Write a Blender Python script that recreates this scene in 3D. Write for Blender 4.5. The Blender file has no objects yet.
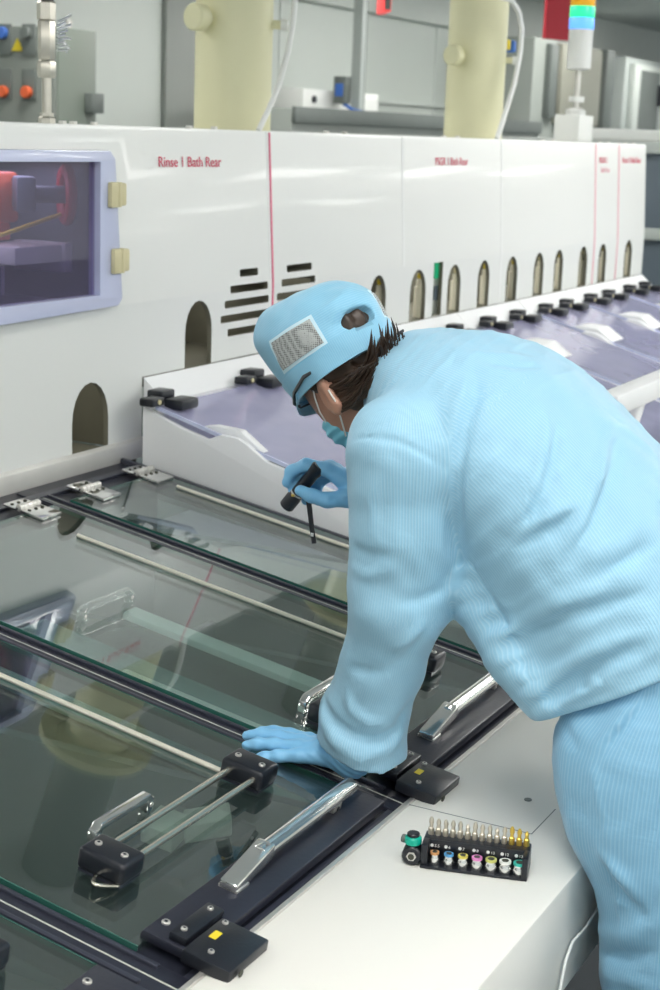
import bpy, bmesh, math, random
import numpy as np
from mathutils import Vector, Matrix
random.seed(7)
S = bpy.context.scene; COL = S.collection
PI = math.pi

# ---------------------------------------------------------------- camera, exposure, world, ceiling light
cam = bpy.data.cameras.new('camera'); camo = bpy.data.objects.new('camera', cam); COL.objects.link(camo)
def look(pitch, roll, yaw):
    cp, sp, cr, sr = math.cos(pitch), math.sin(pitch), math.cos(roll), math.sin(roll)
    fw = Vector((math.sin(yaw)*cp, math.cos(yaw)*cp, -sp)); rt = Vector((math.cos(yaw), -math.sin(yaw), 0)); up = rt.cross(fw)
    r2 = rt*cr + up*sr; u2 = up*cr - rt*sr
    return Matrix((r2, u2, -fw)).transposed().to_4x4()
camo.matrix_world = Matrix.Translation((0, 0, 1.85)) @ look(0.222987, 0.036705, 1.100212)
cam.sensor_fit = 'VERTICAL'; cam.sensor_height = 36; cam.sensor_width = 24; cam.lens = 1600/990*36
cam.clip_start = .05; cam.clip_end = 100
cam.dof.use_dof = True; cam.dof.focus_distance = 2.5; cam.dof.aperture_fstop = 8.0
S.camera = camo
S.view_settings.view_transform = 'Standard'; S.view_settings.look = 'None'; S.view_settings.gamma = 1
S.view_settings.use_curve_mapping = False
S.view_settings.exposure = 0.42
S.cycles.use_denoising = True
S.cycles.max_bounces = 10; S.cycles.transparent_max_bounces = 24; S.cycles.caustics_reflective = False; S.cycles.caustics_refractive = False
W = bpy.data.worlds.new('hall'); S.world = W; W.use_nodes = True
W.node_tree.nodes['Background'].inputs[0].default_value = (.80, .86, .84, 1); W.node_tree.nodes['Background'].inputs[1].default_value = .75
def area(name, loc, rot, sx, sy, power, col=(1, .985, .95)):
    l = bpy.data.lights.new(name, 'AREA'); l.shape = 'RECTANGLE'; l.size = sx; l.size_y = sy; l.energy = power; l.color = col
    o = bpy.data.objects.new(name, l); o.location = loc; o.rotation_euler = rot; COL.objects.link(o); return o

# ---------------------------------------------------------------- materials
def nt(name):
    m = bpy.data.materials.new(name); m.use_nodes = True
    return m, m.node_tree.nodes, m.node_tree.links, m.node_tree.nodes['Principled BSDF']
def mat(name, col, rough=.5, metal=0., coat=0., var=.04, scale=8., bump=0., bscale=60., emit=None, spec=None, trans=0.):
    m, N, L, B = nt(name)
    tc = N.new('ShaderNodeTexCoord'); nz = N.new('ShaderNodeTexNoise'); nz.inputs['Scale'].default_value = scale; nz.inputs['Detail'].default_value = 4
    L.new(tc.outputs['Object'], nz.inputs['Vector'])
    mx = N.new('ShaderNodeMix'); mx.data_type = 'RGBA'
    mx.inputs['A'].default_value = (*[c*(1-var) for c in col], 1); mx.inputs['B'].default_value = (*[min(1, c*(1+var)) for c in col], 1)
    L.new(nz.outputs['Fac'], mx.inputs['Factor']); L.new(mx.outputs['Result'], B.inputs['Base Color'])
    B.inputs['Roughness'].default_value = rough; B.inputs['Metallic'].default_value = metal; B.inputs['Coat Weight'].default_value = coat; B.inputs['Coat Roughness'].default_value = .06
    if spec is not None: B.inputs['Specular IOR Level'].default_value = spec
    if bump:
        b2 = N.new('ShaderNodeTexNoise'); b2.inputs['Scale'].default_value = bscale; L.new(tc.outputs['Object'], b2.inputs['Vector'])
        bp = N.new('ShaderNodeBump'); bp.inputs['Strength'].default_value = bump; bp.inputs['Distance'].default_value = .002
        L.new(b2.outputs['Fac'], bp.inputs['Height']); L.new(bp.outputs['Normal'], B.inputs['Normal'])
    if emit: B.inputs['Emission Color'].default_value = (*emit[0], 1); B.inputs['Emission Strength'].default_value = emit[1]
    if trans: B.inputs['Subsurface Weight'].default_value = trans; B.inputs['Subsurface Radius'].default_value = (.02, .02, .02)
    return m
def glass(name, tint, ior=1.5, rough=0., haze=0., hcol=(1, 1, 1)):
    """clear sheet: Fresnel mirror over tinted see-through, an optional share of dull haze"""
    m = bpy.data.materials.new(name); m.use_nodes = True; N = m.node_tree.nodes; L = m.node_tree.links; N.clear()
    out = N.new('ShaderNodeOutputMaterial'); t = N.new('ShaderNodeBsdfTransparent'); g = N.new('ShaderNodeBsdfGlossy'); fr = N.new('ShaderNodeFresnel'); mx = N.new('ShaderNodeMixShader')
    t.inputs[0].default_value = (*tint, 1); g.inputs[0].default_value = (1, 1, 1, 1); g.inputs['Roughness'].default_value = rough; fr.inputs[0].default_value = ior
    ge = N.new('ShaderNodeNewGeometry'); mm = N.new('ShaderNodeMix'); mm.inputs['A'].default_value = ior; mm.inputs['B'].default_value = 1/ior   # same mirror share on leaving the sheet
    L.new(ge.outputs['Backfacing'], mm.inputs['Factor']); L.new(mm.outputs['Result'], fr.inputs[0])
    base = t.outputs[0]
    if haze:
        d = N.new('ShaderNodeBsdfDiffuse'); d.inputs[0].default_value = (*hcol, 1); m2 = N.new('ShaderNodeMixShader'); m2.inputs[0].default_value = haze
        nz = N.new('ShaderNodeTexNoise'); nz.inputs['Scale'].default_value = 5; mr = N.new('ShaderNodeMapRange'); mr.inputs['To Min'].default_value = haze*.8; mr.inputs['To Max'].default_value = haze*1.2
        L.new(nz.outputs['Fac'], mr.inputs['Value']); L.new(mr.outputs['Result'], m2.inputs[0])
        L.new(t.outputs[0], m2.inputs[1]); L.new(d.outputs[0], m2.inputs[2]); base = m2.outputs[0]
    L.new(fr.outputs[0], mx.inputs[0]); L.new(base, mx.inputs[1]); L.new(g.outputs[0], mx.inputs[2]); L.new(mx.outputs[0], out.inputs[0])
    return m
def cloth(name, ca, cb, pitch, bump=.25):
    """pin-striped anti-static fabric: the stripe attribute is metres across the weave"""
    m, N, L, B = nt(name)
    at = N.new('ShaderNodeAttribute'); at.attribute_name = 'stripe'
    mul = N.new('ShaderNodeMath'); mul.operation = 'MULTIPLY'; mul.inputs[1].default_value = 2*PI/pitch
    sn = N.new('ShaderNodeMath'); sn.operation = 'SINE'; mr = N.new('ShaderNodeMapRange'); mr.inputs['From Min'].default_value = .1; mr.inputs['From Max'].default_value = 1.
    L.new(at.outputs['Fac'], mul.inputs[0]); L.new(mul.outputs[0], sn.inputs[0]); L.new(sn.outputs[0], mr.inputs['Value'])
    mx = N.new('ShaderNodeMix'); mx.data_type = 'RGBA'; mx.inputs['A'].default_value = (*ca, 1); mx.inputs['B'].default_value = (*cb, 1)
    L.new(mr.outputs['Result'], mx.inputs['Factor']); L.new(mx.outputs['Result'], B.inputs['Base Color'])
    tc = N.new('ShaderNodeTexCoord'); nz = N.new('ShaderNodeTexNoise'); nz.inputs['Scale'].default_value = 14; nz.inputs['Detail'].default_value = 5; nz.inputs['Distortion'].default_value = .6
    L.new(tc.outputs['Object'], nz.inputs['Vector'])
    bp = N.new('ShaderNodeBump'); bp.inputs['Strength'].default_value = bump*1.4; bp.inputs['Distance'].default_value = .012; L.new(nz.outputs['Fac'], bp.inputs['Height'])
    b2 = N.new('ShaderNodeBump'); b2.inputs['Strength'].default_value = .12; b2.inputs['Distance'].default_value = .001; L.new(sn.outputs[0], b2.inputs['Height']); L.new(bp.outputs['Normal'], b2.inputs['Normal'])
    L.new(b2.outputs['Normal'], B.inputs['Normal'])
    B.inputs['Roughness'].default_value = .55; B.inputs['Sheen Weight'].default_value = .15; B.inputs['Specular IOR Level'].default_value = .35
    return m
M = {}
M['panel'] = mat('white_painted_panel', (.775, .785, .755), .3, coat=.15, var=.012, scale=2)
M['panel_low'] = mat('white_plastic_panel', (.755, .77, .745), .4, var=.012, scale=2)
M['ledge'] = mat('white_worktop', (.77, .755, .705), .38, var=.012, scale=3)
M['pp'] = mat('white_polypropylene', (.91, .915, .925), .38, var=.015, scale=4, trans=.15)
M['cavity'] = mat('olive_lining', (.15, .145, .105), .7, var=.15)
M['dark_cavity'] = mat('dark_lining', (.06, .062, .045), .7, var=.15)
M['black'] = mat('black_plastic', (.012, .014, .020), .32, var=.15, scale=14, bump=.08, bscale=200)
M['frame'] = mat('dark_frame_plastic', (.022, .024, .037), .34, var=.25, scale=9, bump=.1, bscale=120)
M['rubber'] = mat('dark_gasket', (.035, .038, .055), .3, var=.2, scale=20)
M['steel'] = mat('brushed_steel', (.72, .70, .66), .34, .75, var=.08, scale=30)
M['chrome'] = mat('polished_steel', (.80, .80, .78), .12, .92, var=.05, scale=20)
M['stay'] = mat('cream_rod', (.85, .82, .70), .3, .35)
M['rod'] = mat('bright_rod', (.76, .73, .62), .24, .9, var=.04)
M['tank'] = mat('tank_lining', (.065, .092, .098), .45, var=.3, scale=4)
M['pale_fitting'] = mat('pale_tank_fitting', (.55, .58, .52), .5, var=.1)
M['red'] = mat('red_print', (.70, .07, .14), .5, var=.05)
M['red_line'] = mat('red_seam', (.74, .17, .27), .5, var=.05)
M['pink'] = mat('faded_red_print', (.80, .38, .44), .5, var=.05)
M['cream'] = mat('cream_plastic', (.66, .60, .36), .45, var=.05)
M['duct'] = mat('beige_duct', (.72, .70, .46), .42, var=.04, scale=3)
M['lilac'] = mat('lilac_acrylic', (.56, .60, .80), .2, var=.03, coat=.3)
M['white'] = mat('white_plastic', (.82, .83, .81), .4, var=.02)
M['wall'] = mat('clean_room_wall', (.58, .62, .585), .45, var=.03, scale=1.5)
M['wall_trim'] = mat('wall_profile', (.42, .46, .44), .4, var=.05)
M['greybox'] = mat('grey_green_cabinet', (.17, .20, .17), .45, var=.05, scale=2)
M['greyfront'] = mat('pale_grey_cabinet', (.33, .36, .33), .45, var=.05, scale=2)
M['darkgrey'] = mat('dark_grey_metal', (.15, .17, .16), .5, var=.1)
M['bluegrey'] = mat('blue_grey_metal', (.13, .165, .20), .4, var=.2, scale=3)
M['orange'] = mat('orange_plastic', (.75, .13, .04), .45, var=.05)
M['blue'] = mat('blue_plastic', (.05, .16, .55), .4, var=.05)
M['yellow'] = mat('yellow_plastic', (.80, .62, .03), .45, var=.05)
M['floor'] = mat('hall_floor', (.10, .13, .14), .35, var=.1, scale=2)
M['ceil'] = mat('ceiling_tiles', (.78, .80, .78), .7, var=.03, scale=2)
M['lamp'] = mat('lamp_diffuser', (.9, .9, .9), .5, emit=((1, .985, .95), 13.))
M['glass'] = glass('lid_glass', (.82, .90, .875), 2.25, 0., haze=.018, hcol=(.50, .64, .60))
M['glassedge'] = mat('green_glass_edge', (.035, .13, .105), .15, var=.1, coat=.5)
M['pvc'] = glass('violet_pvc', (.78, .78, .92), 1.5, .12, haze=.5, hcol=(.58, .57, .78))
M['pane'] = glass('window_pane', (.56, .53, .68), 1.5, 0., haze=.16, hcol=(.26, .22, .34))
M['acrylic'] = glass('clear_acrylic', (.93, .95, .94), 1.75, 0., haze=.06, hcol=(.8, .84, .82))
M['clear'] = glass('clear_lens', (.95, .96, .97), 1.5)

# ---------------------------------------------------------------- mesh helpers
class MB:
    """collects shapes and links them as one mesh object"""
    def __init__(self, T=None): self.bm = bmesh.new(); self.T = T or Matrix.Identity(4)
    def _in(self, t, X=None):
        t.transform(self.T @ (X or Matrix.Identity(4))); me = bpy.data.meshes.new('t'); t.to_mesh(me); t.free(); self.bm.from_mesh(me); bpy.data.meshes.remove(me); return self
    def box(self, lo, hi, bev=0., X=None, seg=2):
        t = bmesh.new(); bmesh.ops.create_cube(t, size=1)
        for v in t.verts: v.co = Vector([lo[i] + (v.co[i] + .5)*(hi[i]-lo[i]) for i in range(3)])
        if bev: bmesh.ops.bevel(t, geom=t.edges[:], offset=bev, segments=seg, affect='EDGES', profile=.5)
        return self._in(t, X)
    def prism(self, poly, axis, a, b, bev=0., X=None):
        """poly: outline in the plane across the axis (axis 0: (y,z), 1: (x,z), 2: (x,y)), pushed from a to b"""
        t = bmesh.new(); put = {0: lambda p, s: (s, p[0], p[1]), 1: lambda p, s: (p[0], s, p[1]), 2: lambda p, s: (p[0], p[1], s)}[axis]
        A = [t.verts.new(put(p, a)) for p in poly]; B = [t.verts.new(put(p, b)) for p in poly]; n = len(poly)
        t.faces.new(A); t.faces.new(B[::-1])
        for i in range(n): t.faces.new((A[i], B[i], B[(i+1) % n], A[(i+1) % n]))
        bmesh.ops.recalc_face_normals(t, faces=t.faces[:])
        if bev: bmesh.ops.bevel(t, geom=t.edges[:], offset=bev, segments=2, affect='EDGES', profile=.5)
        return self._in(t, X)
    def lathe(self, prof, p0, d, seg=24, X=None):
        """prof: (radius, distance along d) pairs, capped at both ends"""
        t = bmesh.new(); d = Vector(d).normalized(); q = d.to_track_quat('Z', 'Y'); rings = []
        for r, s in prof:
            rings.append([t.verts.new(Vector(p0) + q @ Vector((r*math.cos(2*PI*k/seg), r*math.sin(2*PI*k/seg), s))) for k in range(seg)])
        for A, B in zip(rings[:-1], rings[1:]):
            for k in range(seg): t.faces.new((A[k], A[(k+1) % seg], B[(k+1) % seg], B[k]))
        t.faces.new(rings[0][::-1]); t.faces.new(rings[-1])
        return self._in(t, X)
    def cyl(self, a, b, r, seg=16, X=None, bev=0.):
        a = Vector(a); L = (Vector(b)-a).length
        prof = [(r, 0), (r, L)] if not bev else [(r-bev, 0), (r, bev), (r, L-bev), (r-bev, L)]
        return self.lathe(prof, a, Vector(b)-a, seg, X)
    def tube(self, pts, r, seg=10, X=None, flat=None):
        """r: one radius or one per point; flat: (scale across, scale through)"""
        t = bmesh.new(); P = [Vector(p) for p in pts]; n = len(P); R = r if hasattr(r, '__len__') else [r]*n; rings = []; up = None
        for i, p in enumerate(P):
            d = (P[min(i+1, n-1)] - P[max(i-1, 0)]).normalized()
            if up is None: up = Vector((0, 0, 1)) if abs(d.z) < .9 else Vector((1, 0, 0))
            s = d.cross(up).normalized(); up = s.cross(d).normalized(); fa, fb = flat or (1, 1)
            rings.append([t.verts.new(p + (s*math.cos(2*PI*k/seg)*fa + up*math.sin(2*PI*k/seg)*fb)*R[i]) for k in range(seg)])
        for A, B in zip(rings[:-1], rings[1:]):
            for k in range(seg): t.faces.new((A[k], A[(k+1) % seg], B[(k+1) % seg], B[k]))
        t.faces.new(rings[0][::-1]); t.faces.new(rings[-1]); bmesh.ops.recalc_face_normals(t, faces=t.faces[:])
        return self._in(t, X)
    def ball(self, c, r, X=None, seg=20):
        t = bmesh.new(); bmesh.ops.create_uvsphere(t, u_segments=seg, v_segments=seg//2, radius=1)
        r = r if hasattr(r, '__len__') else (r, r, r)
        for v in t.verts: v.co = Vector([c[i] + v.co[i]*r[i] for i in range(3)])
        return self._in(t, X)
    def build(self, name, m, parent=None, angle=35, cut=None, cutmat=None):
        me = bpy.data.meshes.new(name); self.bm.to_mesh(me); self.bm.free(); me.materials.append(M[m] if isinstance(m, str) else m)
        if cut: me = carve(me, cut, M[cutmat])
        me.shade_smooth(); me.set_sharp_from_angle(angle=math.radians(angle))
        o = bpy.data.objects.new(name, me); COL.objects.link(o)
        if parent: o.parent = parent
        return o
def carve(me, cutters, m2):
    """takes boxes or arches out of a panel; cutters is an MB, its bounding pieces give the lining its material"""
    a = bpy.data.objects.new('a', me); COL.objects.link(a)
    cm = bpy.data.meshes.new('c'); cutters.bm.to_mesh(cm); b = bpy.data.objects.new('b', cm); COL.objects.link(b); cm.materials.append(m2)
    md = a.modifiers.new('x', 'BOOLEAN'); md.operation = 'DIFFERENCE'; md.solver = 'EXACT'; md.object = b; md.material_mode = 'TRANSFER'
    dg = bpy.context.evaluated_depsgraph_get(); dg.update()
    out = bpy.data.meshes.new_from_object(a.evaluated_get(dg))
    bpy.data.objects.remove(a); bpy.data.objects.remove(b); cutters.bm.free()
    return out
def arch(x0, x1, z0, z1, n=10):
    r = (x1-x0)/2; cx = (x0+x1)/2; h = min(r*1.25, z1-z0)
    return [(x0, z0), (x1, z0)] + [(cx + r*math.cos(PI*k/n), z1 - h + h*math.sin(PI*k/n)) for k in range(n+1)]
def tag(o, label, cat, group=None):
    o['label'] = label; o['category'] = cat
    if group: o['group'] = group
    return o
def thing(name, label, cat, loc=(0, 0, 0), rot=(0, 0, 0), group=None):
    o = bpy.data.objects.new(name, None); COL.objects.link(o); o.empty_display_size = .05; o.location = loc; o.rotation_euler = rot
    return tag(o, label, cat, group)
def struct(o): o['kind'] = 'structure'; return o
def copy_tree(o, parent=None):
    c = o.copy(); COL.objects.link(c); c.parent = parent
    for ch in list(o.children): copy_tree(ch, c)
    return c
def text(s, size, m, parent, loc, rot, depth=.0003, xs=1.):
    cu = bpy.data.curves.new('t', 'FONT'); cu.body = s; cu.size = size; cu.extrude = depth; cu.resolution_u = 3
    t = bpy.data.objects.new('t', cu); COL.objects.link(t); dg = bpy.context.evaluated_depsgraph_get(); dg.update()
    me = bpy.data.meshes.new_from_object(t.evaluated_get(dg)); bpy.data.objects.remove(t)
    for v in me.vertices: v.co.x *= xs
    me.materials.clear(); me.materials.append(M[m]); o = bpy.data.objects.new('lettering', me); COL.objects.link(o); o.parent = parent; o.location = loc; o.rotation_euler = rot
    return o
# ---------------------------------------------------------------- the hall
struct(MB().box((-8, -9, -.1), (30, 6.2, 0)).build('floor', 'floor'))
struct(MB().box((-8, 6.0, 0), (30, 6.2, 3.2)).build('wall_back', 'wall'))
struct(MB().box((-8, -9, 3.2), (30, 6.2, 3.3)).build('ceiling', 'ceil'))
wl = MB()
for x in (9.3, 10.7, 13.55, 16.0): wl.box((x-.012, 5.99, 0), (x+.012, 6.0, 2.8))
wl.box((-8, 5.99, 2.795), (30, 6.0, 2.805)); wl.box((9.3, 5.97, 2.10), (15.4, 6.0, 2.13))
struct(wl.build('trim_1', mat('panel_joint', (.60, .64, .61), .5)))
struct(MB().box((-8, 5.93, 2.805), (30, 6.0, 3.2)).build('trim_2', mat('bulkhead_paint', (.60, .63, .60), .6)))
struct(MB().box((9.12, 5.955, 0), (9.95, 5.99, 2.79), .004).build('door_1', mat('dark_grey_door', (.26, .28, .26), .45)))
for i in range(8):
    for j, y in enumerate((-6.6, -4.0, -1.6, .55, 2.6, 4.35)):
        x = -1.6 + i*2.6
        if y == 2.6 or (y == .55 and 2.5 < x < 5.5): continue
        c = thing('ceiling_light', 'flush white troffer lamp in the tiled ceiling', 'ceiling light', (x, y, 3.2), group='troffer lamps of the ceiling')
        if i == j == 0:
            MB().box((-.62, -.32, -.02), (.62, .32, 0), .004).build('lamp_frame', 'white', c); MB().box((-.58, -.28, -.026), (.58, .28, -.019)).build('diffuser', 'lamp', c); c0 = c
        else:
            for ch in c0.children: copy_tree(ch, c)
def bgbox(name, label, cat, lo, hi, m):
    r = thing(name, label, cat, ((lo[0]+hi[0])/2, (lo[1]+hi[1])/2, lo[2]))
    o = ((lo[0]+hi[0])/2, (lo[1]+hi[1])/2, lo[2])
    L = lambda p: tuple(p[i]-o[i] for i in range(3))
    MB().box(L(lo), L(hi), .006).build('cabinet_body', m, r)
    return r, L
# control cabinet behind the pipe, at the far left
r, L = bgbox('control_cabinet', 'grey green control cabinet with push buttons, behind the steel pipe', 'cabinet', (6.68, 5.0, 0), (7.0, 5.95, 2.31), 'greybox')
M['panel_front'] = mat('grey_green_front', (.20, .22, .20), .45, var=.04)
MB().box(L((6.66, 5.01, .1)), L((6.68, 5.94, 2.30)), .004).build('door', 'panel_front', r)
for y, z, m in ((5.31, 2.245, 'blue'), (5.16, 2.245, 'darkgrey'), (5.31, 2.03, 'orange'), (5.16, 2.03, 'orange')):
    b = MB().box(L((6.645, y-.04, z-.075)), L((6.66, y+.04, z+.075)), .004).build('button_plate', 'darkgrey', r)
    q = z-.04 if m == 'orange' else z+.03
    MB().cyl(L((6.645, y, q)), L((6.61, y, q)), .03, bev=.005).build('button', m, b)
MB().prism([(5.235+o_-r.location.y, 2.19+p_-r.location.z) for o_, p_ in ((.035, 0), (-.035, 0), (0, .06))], 0, 6.652-r.location.x, 6.66-r.location.x).build('warning_sign', 'yellow', r)
for y in (5.1, 5.25): MB().cyl(L((6.9, y, 2.31)), L((6.9, y, 2.36)), .016).build('lifting_eye', 'steel', r)
MB().box(L((6.90, 4.95, 1.90)), L((7.0, 5.0, 2.0)), .004).build('socket_box', 'darkgrey', r)
# low white plant behind the bench
r, L = bgbox('low_machine', 'long low grey machine top along the back wall', 'machine', (9.1, 5.0, 0), (13.6, 5.7, 1.99), 'greyfront')
MB().box(L((9.1, 4.97, 1.90)), L((13.6, 5.0, 2.0)), .004).build('edge_rail', 'darkgrey', r)
MB().box(L((10.1, 5.46, 1.99)), L((11.3, 5.7, 2.14)), .005).build('control_panel', 'white', r); MB().cyl(L((10.25, 5.445, 2.07)), L((10.25, 5.47, 2.07)), .025).build('knob', 'black', r)
# strut with the blue socket
r = thing('strut_post', 'thin dark metal post carrying a blue socket, between the two ducts', 'post', (10.62, 5.3, 1.99))
MB().box((-.035, -.035, 0), (.035, .035, 1.20)).build('post', 'wall_trim', r); MB().box((.035, -.03, 0), (.06, .03, 1.20)).build('channel', 'darkgrey', r)
b = MB().box((-.13, .03, .06), (-.04, .13, .25), .008).build('socket_box', 'darkgrey', r); MB().box((-.14, .05, .11), (-.13, .11, .20), .004).build('socket', 'blue', b)
MB().tube([(-.1, .06, .06), (-.1, -.02, .02), (-.06, -.12, .0)], .012).build('cable', 'blue', r)
# signs under the ceiling
r = thing('exit_sign', 'red lit sign hanging from the ceiling above the thin post', 'sign', (8.3, 4.0, 2.50))
MB().box((-.135, -.02, 0), (.135, .02, .20), .004, X=Matrix.Rotation(.6, 4, 'Z')).build('sign_body', mat('red_sign_face', (.85, .05, .05), .4, emit=((1, .10, .10), .5)), r)
MB().box((-.145, -.014, .01), (.145, .014, .70), X=Matrix.Rotation(.6, 4, 'Z')).build('sign_case', 'darkgrey', r)
r = thing('red_banner', 'dark red vertical banner hanging behind the signal tower', 'banner', (9.9, 3.5, 2.46))
MB().box((-.20, -.01, 0), (.20, .01, .74), X=Matrix.Rotation(-.4, 4, 'Z')).build('banner_cloth', mat('banner_red', (.50, .012, .03), .6), r)
# equipment at the right of the back
r, L = bgbox('equipment_cabinet', 'beige grey equipment cabinet with an open dark door, behind the signal tower', 'cabinet', (13.9, 5.2, 0), (16.2, 5.95, 2.74), 'greyfront')
MB().box(L((14.45, 5.12, 2.0)), L((15.6, 5.2, 2.72)), .01).build('door', mat('beige_grey_door', (.33, .33, .27), .45), r); MB().box(L((14.2, 5.14, 2.05)), L((14.4, 5.2, 2.70)), .01).build('door_edge', 'darkgrey', r)
MB().box(L((15.75, 5.12, 1.9)), L((16.0, 5.2, 2.74)), .01).build('side_post', 'darkgrey', r)
r, L = bgbox('glass_cabinet', 'pale grey two door cabinet with glass panes at the far right', 'cabinet', (16.6, 5.2, 0), (19.0, 5.9, 2.72), 'wall_trim')
for x0, x1 in ((16.75, 17.75), (17.85, 18.85)):
    d = MB().box(L((x0, 5.13, 1.9)), L((x1, 5.2, 2.66)), .01).build('door', 'wall', r); MB().box(L((x0+.2, 5.12, 1.95)), L((x1-.12, 5.13, 2.6))).build('pane', 'darkgrey', d)
for x in (17.62, 17.98): MB().box(L((x-.05, 5.08, 2.25)), L((x+.05, 5.13, 2.47)), .01).build('door_handle', 'black', r)
for z in (2.2, 2.52): MB().box(L((18.9, 5.06, z)), L((19.2, 5.14, z+.05)), .005).build('latch', 'cream', r)
# rack past the end of the bench
r, L = bgbox('storage_rack', 'blue grey rack with dark compartments beyond the end of the bench', 'rack', (8.3, 1.9, 0), (9.6, 3.2, 1.80), 'bluegrey')
for z in (.95, 1.36, 1.80): MB().box(L((8.25, 1.85, z)), L((9.65, 3.25, z+.06)), .008).build('shelf', 'wall', r)
tag(MB().box((8.35, 2.1, 1.861), (9.2, 2.9, 1.92), .01).build('white_tray', 'white'), 'white tray lying on top of the blue grey rack', 'tray')
tag(MB().tube([(8.5, 2.3, 1.935), (8.8, 2.35, 1.97), (9.1, 2.5, 1.935)], .014).build('blue_hose', 'blue'), 'short blue hose on the white tray at the far right', 'hose')
# ---------------------------------------------------------------- the wet bench
TILT = .171893; CT, ST, TT = math.cos(TILT), math.sin(TILT), math.tan(TILT)
LP = Matrix.Translation((0, .918, .85)) @ Matrix.Rotation(TILT, 4, 'X')       # lid plane: x along the bench, d up the slope, h out of it
dd = lambda y: (y-.918)/CT
bench = thing('wet_bench', 'long white wet processing bench with white front ledge and dark lid frame', 'workbench', (0, 0, 0))
MB().box((.2, .615, .675), (7.45, .914, .85), .004).build('ledge', 'ledge', bench)
MB().box((.2, .76, .1), (7.45, 1.0, .675)).build('base_panel', 'black', bench); MB().box((.2, .80, 0), (7.45, 1.0, .1)).build('plinth', 'darkgrey', bench)
MB().box((.2, .913, .845), (7.45, .921, .853), .001).build('steel_trim', 'steel', bench)
for x in (2.103, 2.113): pass
MB().box((2.10, .715, .8496), (2.1015, .914, .8504)).build('panel_seam', 'darkgrey', bench)
MB().box((2.10, .7135, .8496), (2.205, .715, .8504)).build('panel_seam', 'darkgrey', bench)
MB().cyl((2.216, .763, .848), (2.216, .763, .8512), .006).build('screw', 'darkgrey', bench)
fr = MB(LP); fr.box((.2, .004, -.06), (3.15, .115, -.014), .003); fr.box((.2, dd(2.052), -.06), (3.15, dd(2.166), -.010), .003)
fr.build('lid_frame', 'frame', bench)
fr = MB(LP)
for x0, x1, z in ((.2, 3.13, 0), ):
    fr.box((x0, .006, -.014), (x1, .020, -.009), .001); fr.box((x0, dd(2.10), -.011), (x1, dd(2.12), -.004), .001)
fr.build('gasket', 'rubber', bench)
for x0, x1 in ((1.440, 1.498), (2.080, 2.136), (2.720, 2.774)):
    dv = MB(LP).box((x0, .0, -.05), (x1, dd(2.15), -.006), .002).build('lid_divider', 'frame', bench)
    g = MB(LP); xm = (x0+x1)/2; g.box((xm-.0012, .006, -.008), (xm+.0010, dd(2.1), -.0052), .0005); g.build('divider_bead', 'pale_fitting', dv)
    g = MB(LP); g.box((x0+.004, .05, -.008), (x0+.012, dd(2.1), -.002), .001); g.box((x1-.012, .05, -.008), (x1-.004, dd(2.1), -.002), .001); g.build('seal', 'rubber', dv)
MB(LP).box((3.128, .0, -.05), (3.142, dd(2.16), .002), .002).build('gasket', 'rubber', bench)
MB().prism([(2.160, 1.055), (2.160, 1.098), (2.174, 1.104), (2.174, 1.055)], 0, .2, 3.238, .001).build('steel_angle', mat('satin_steel', (.74, .73, .69), .42, .35, var=.12, scale=12), bench)
# tanks under the lids
for x0, x1 in ((.82, 1.475), (1.475, 2.114), (2.114, 2.753), (2.753, 3.14)):
    t = MB(); t.box((x0, .93, .42), (x1, 2.16, .45)); t.box((x0, .92, .45), (x0+.012, 2.16, .80)); t.box((x1-.012, .92, .45), (x1, 2.16, .80)); t.box((x0, 2.06, .45), (x1, 2.16, 1.0)); t.box((x0, .925, .45), (x1, 1.0, .80))
    tk = t.build('tank', 'tank', bench)
    p = MB(); p.box((x0+.05, 1.14, .60), (x1-.05, 1.16, .66), .004); p.box((x0+.05, 1.86, .66), (x1-.05, 1.88, .72), .004); p.build('carrier_rail', 'frame', tk)
    p = MB(); p.cyl((x0+.12, 1.05, .50), (x0+.12, 2.05, .52), .008); p.cyl((x1-.14, 1.05, .50), (x1-.14, 2.05, .52), .008); p.build('rinse_pipe', 'pale_fitting', tk)
streak = MB(LP); streak.box((2.118, .16, -.045), (2.215, .60, -.030), .003); streak.box((2.50, .20, -.085), (2.545, .80, -.07), .003); streak.build('glare_streaks', mat('pale_aqua_glare', (.80, .90, .88), .35), bench)  # pale strips added under the lid, their colour imitating bright streaks of glare
MB(LP).box((2.205, .16, -.16), (2.50, .98, -.15)).build('glare_plate', mat('teal_glare', (.22, .36, .36), .08, coat=.3, var=.1), bench)  # added plate, its teal colour standing in for glare under the lid
MB().box((1.88, 1.18, .735), (2.102, 1.34, .75), .002).build('inner_shelf', 'frame', bench)
for k, (x, y, a) in enumerate(((1.985, 1.275, .3), (2.035, 1.235, -.5))):
    tag(MB(Matrix.Translation((x, y, .7505)) @ Matrix.Rotation(a, 4, 'Z')).prism([(-.05, -.02), (.03, -.03), (.06, .03), (-.02, .04)], 2, 0, .03, .003).build('plastic_guide', 'pale_fitting'), ('pale wedge shaped plastic guide under the near glass lid, the farther from the operator', 'pale wedge shaped plastic guide under the near glass lid, nearer the chrome bar')[k], 'guide', 'plastic guides in the tank')

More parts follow.
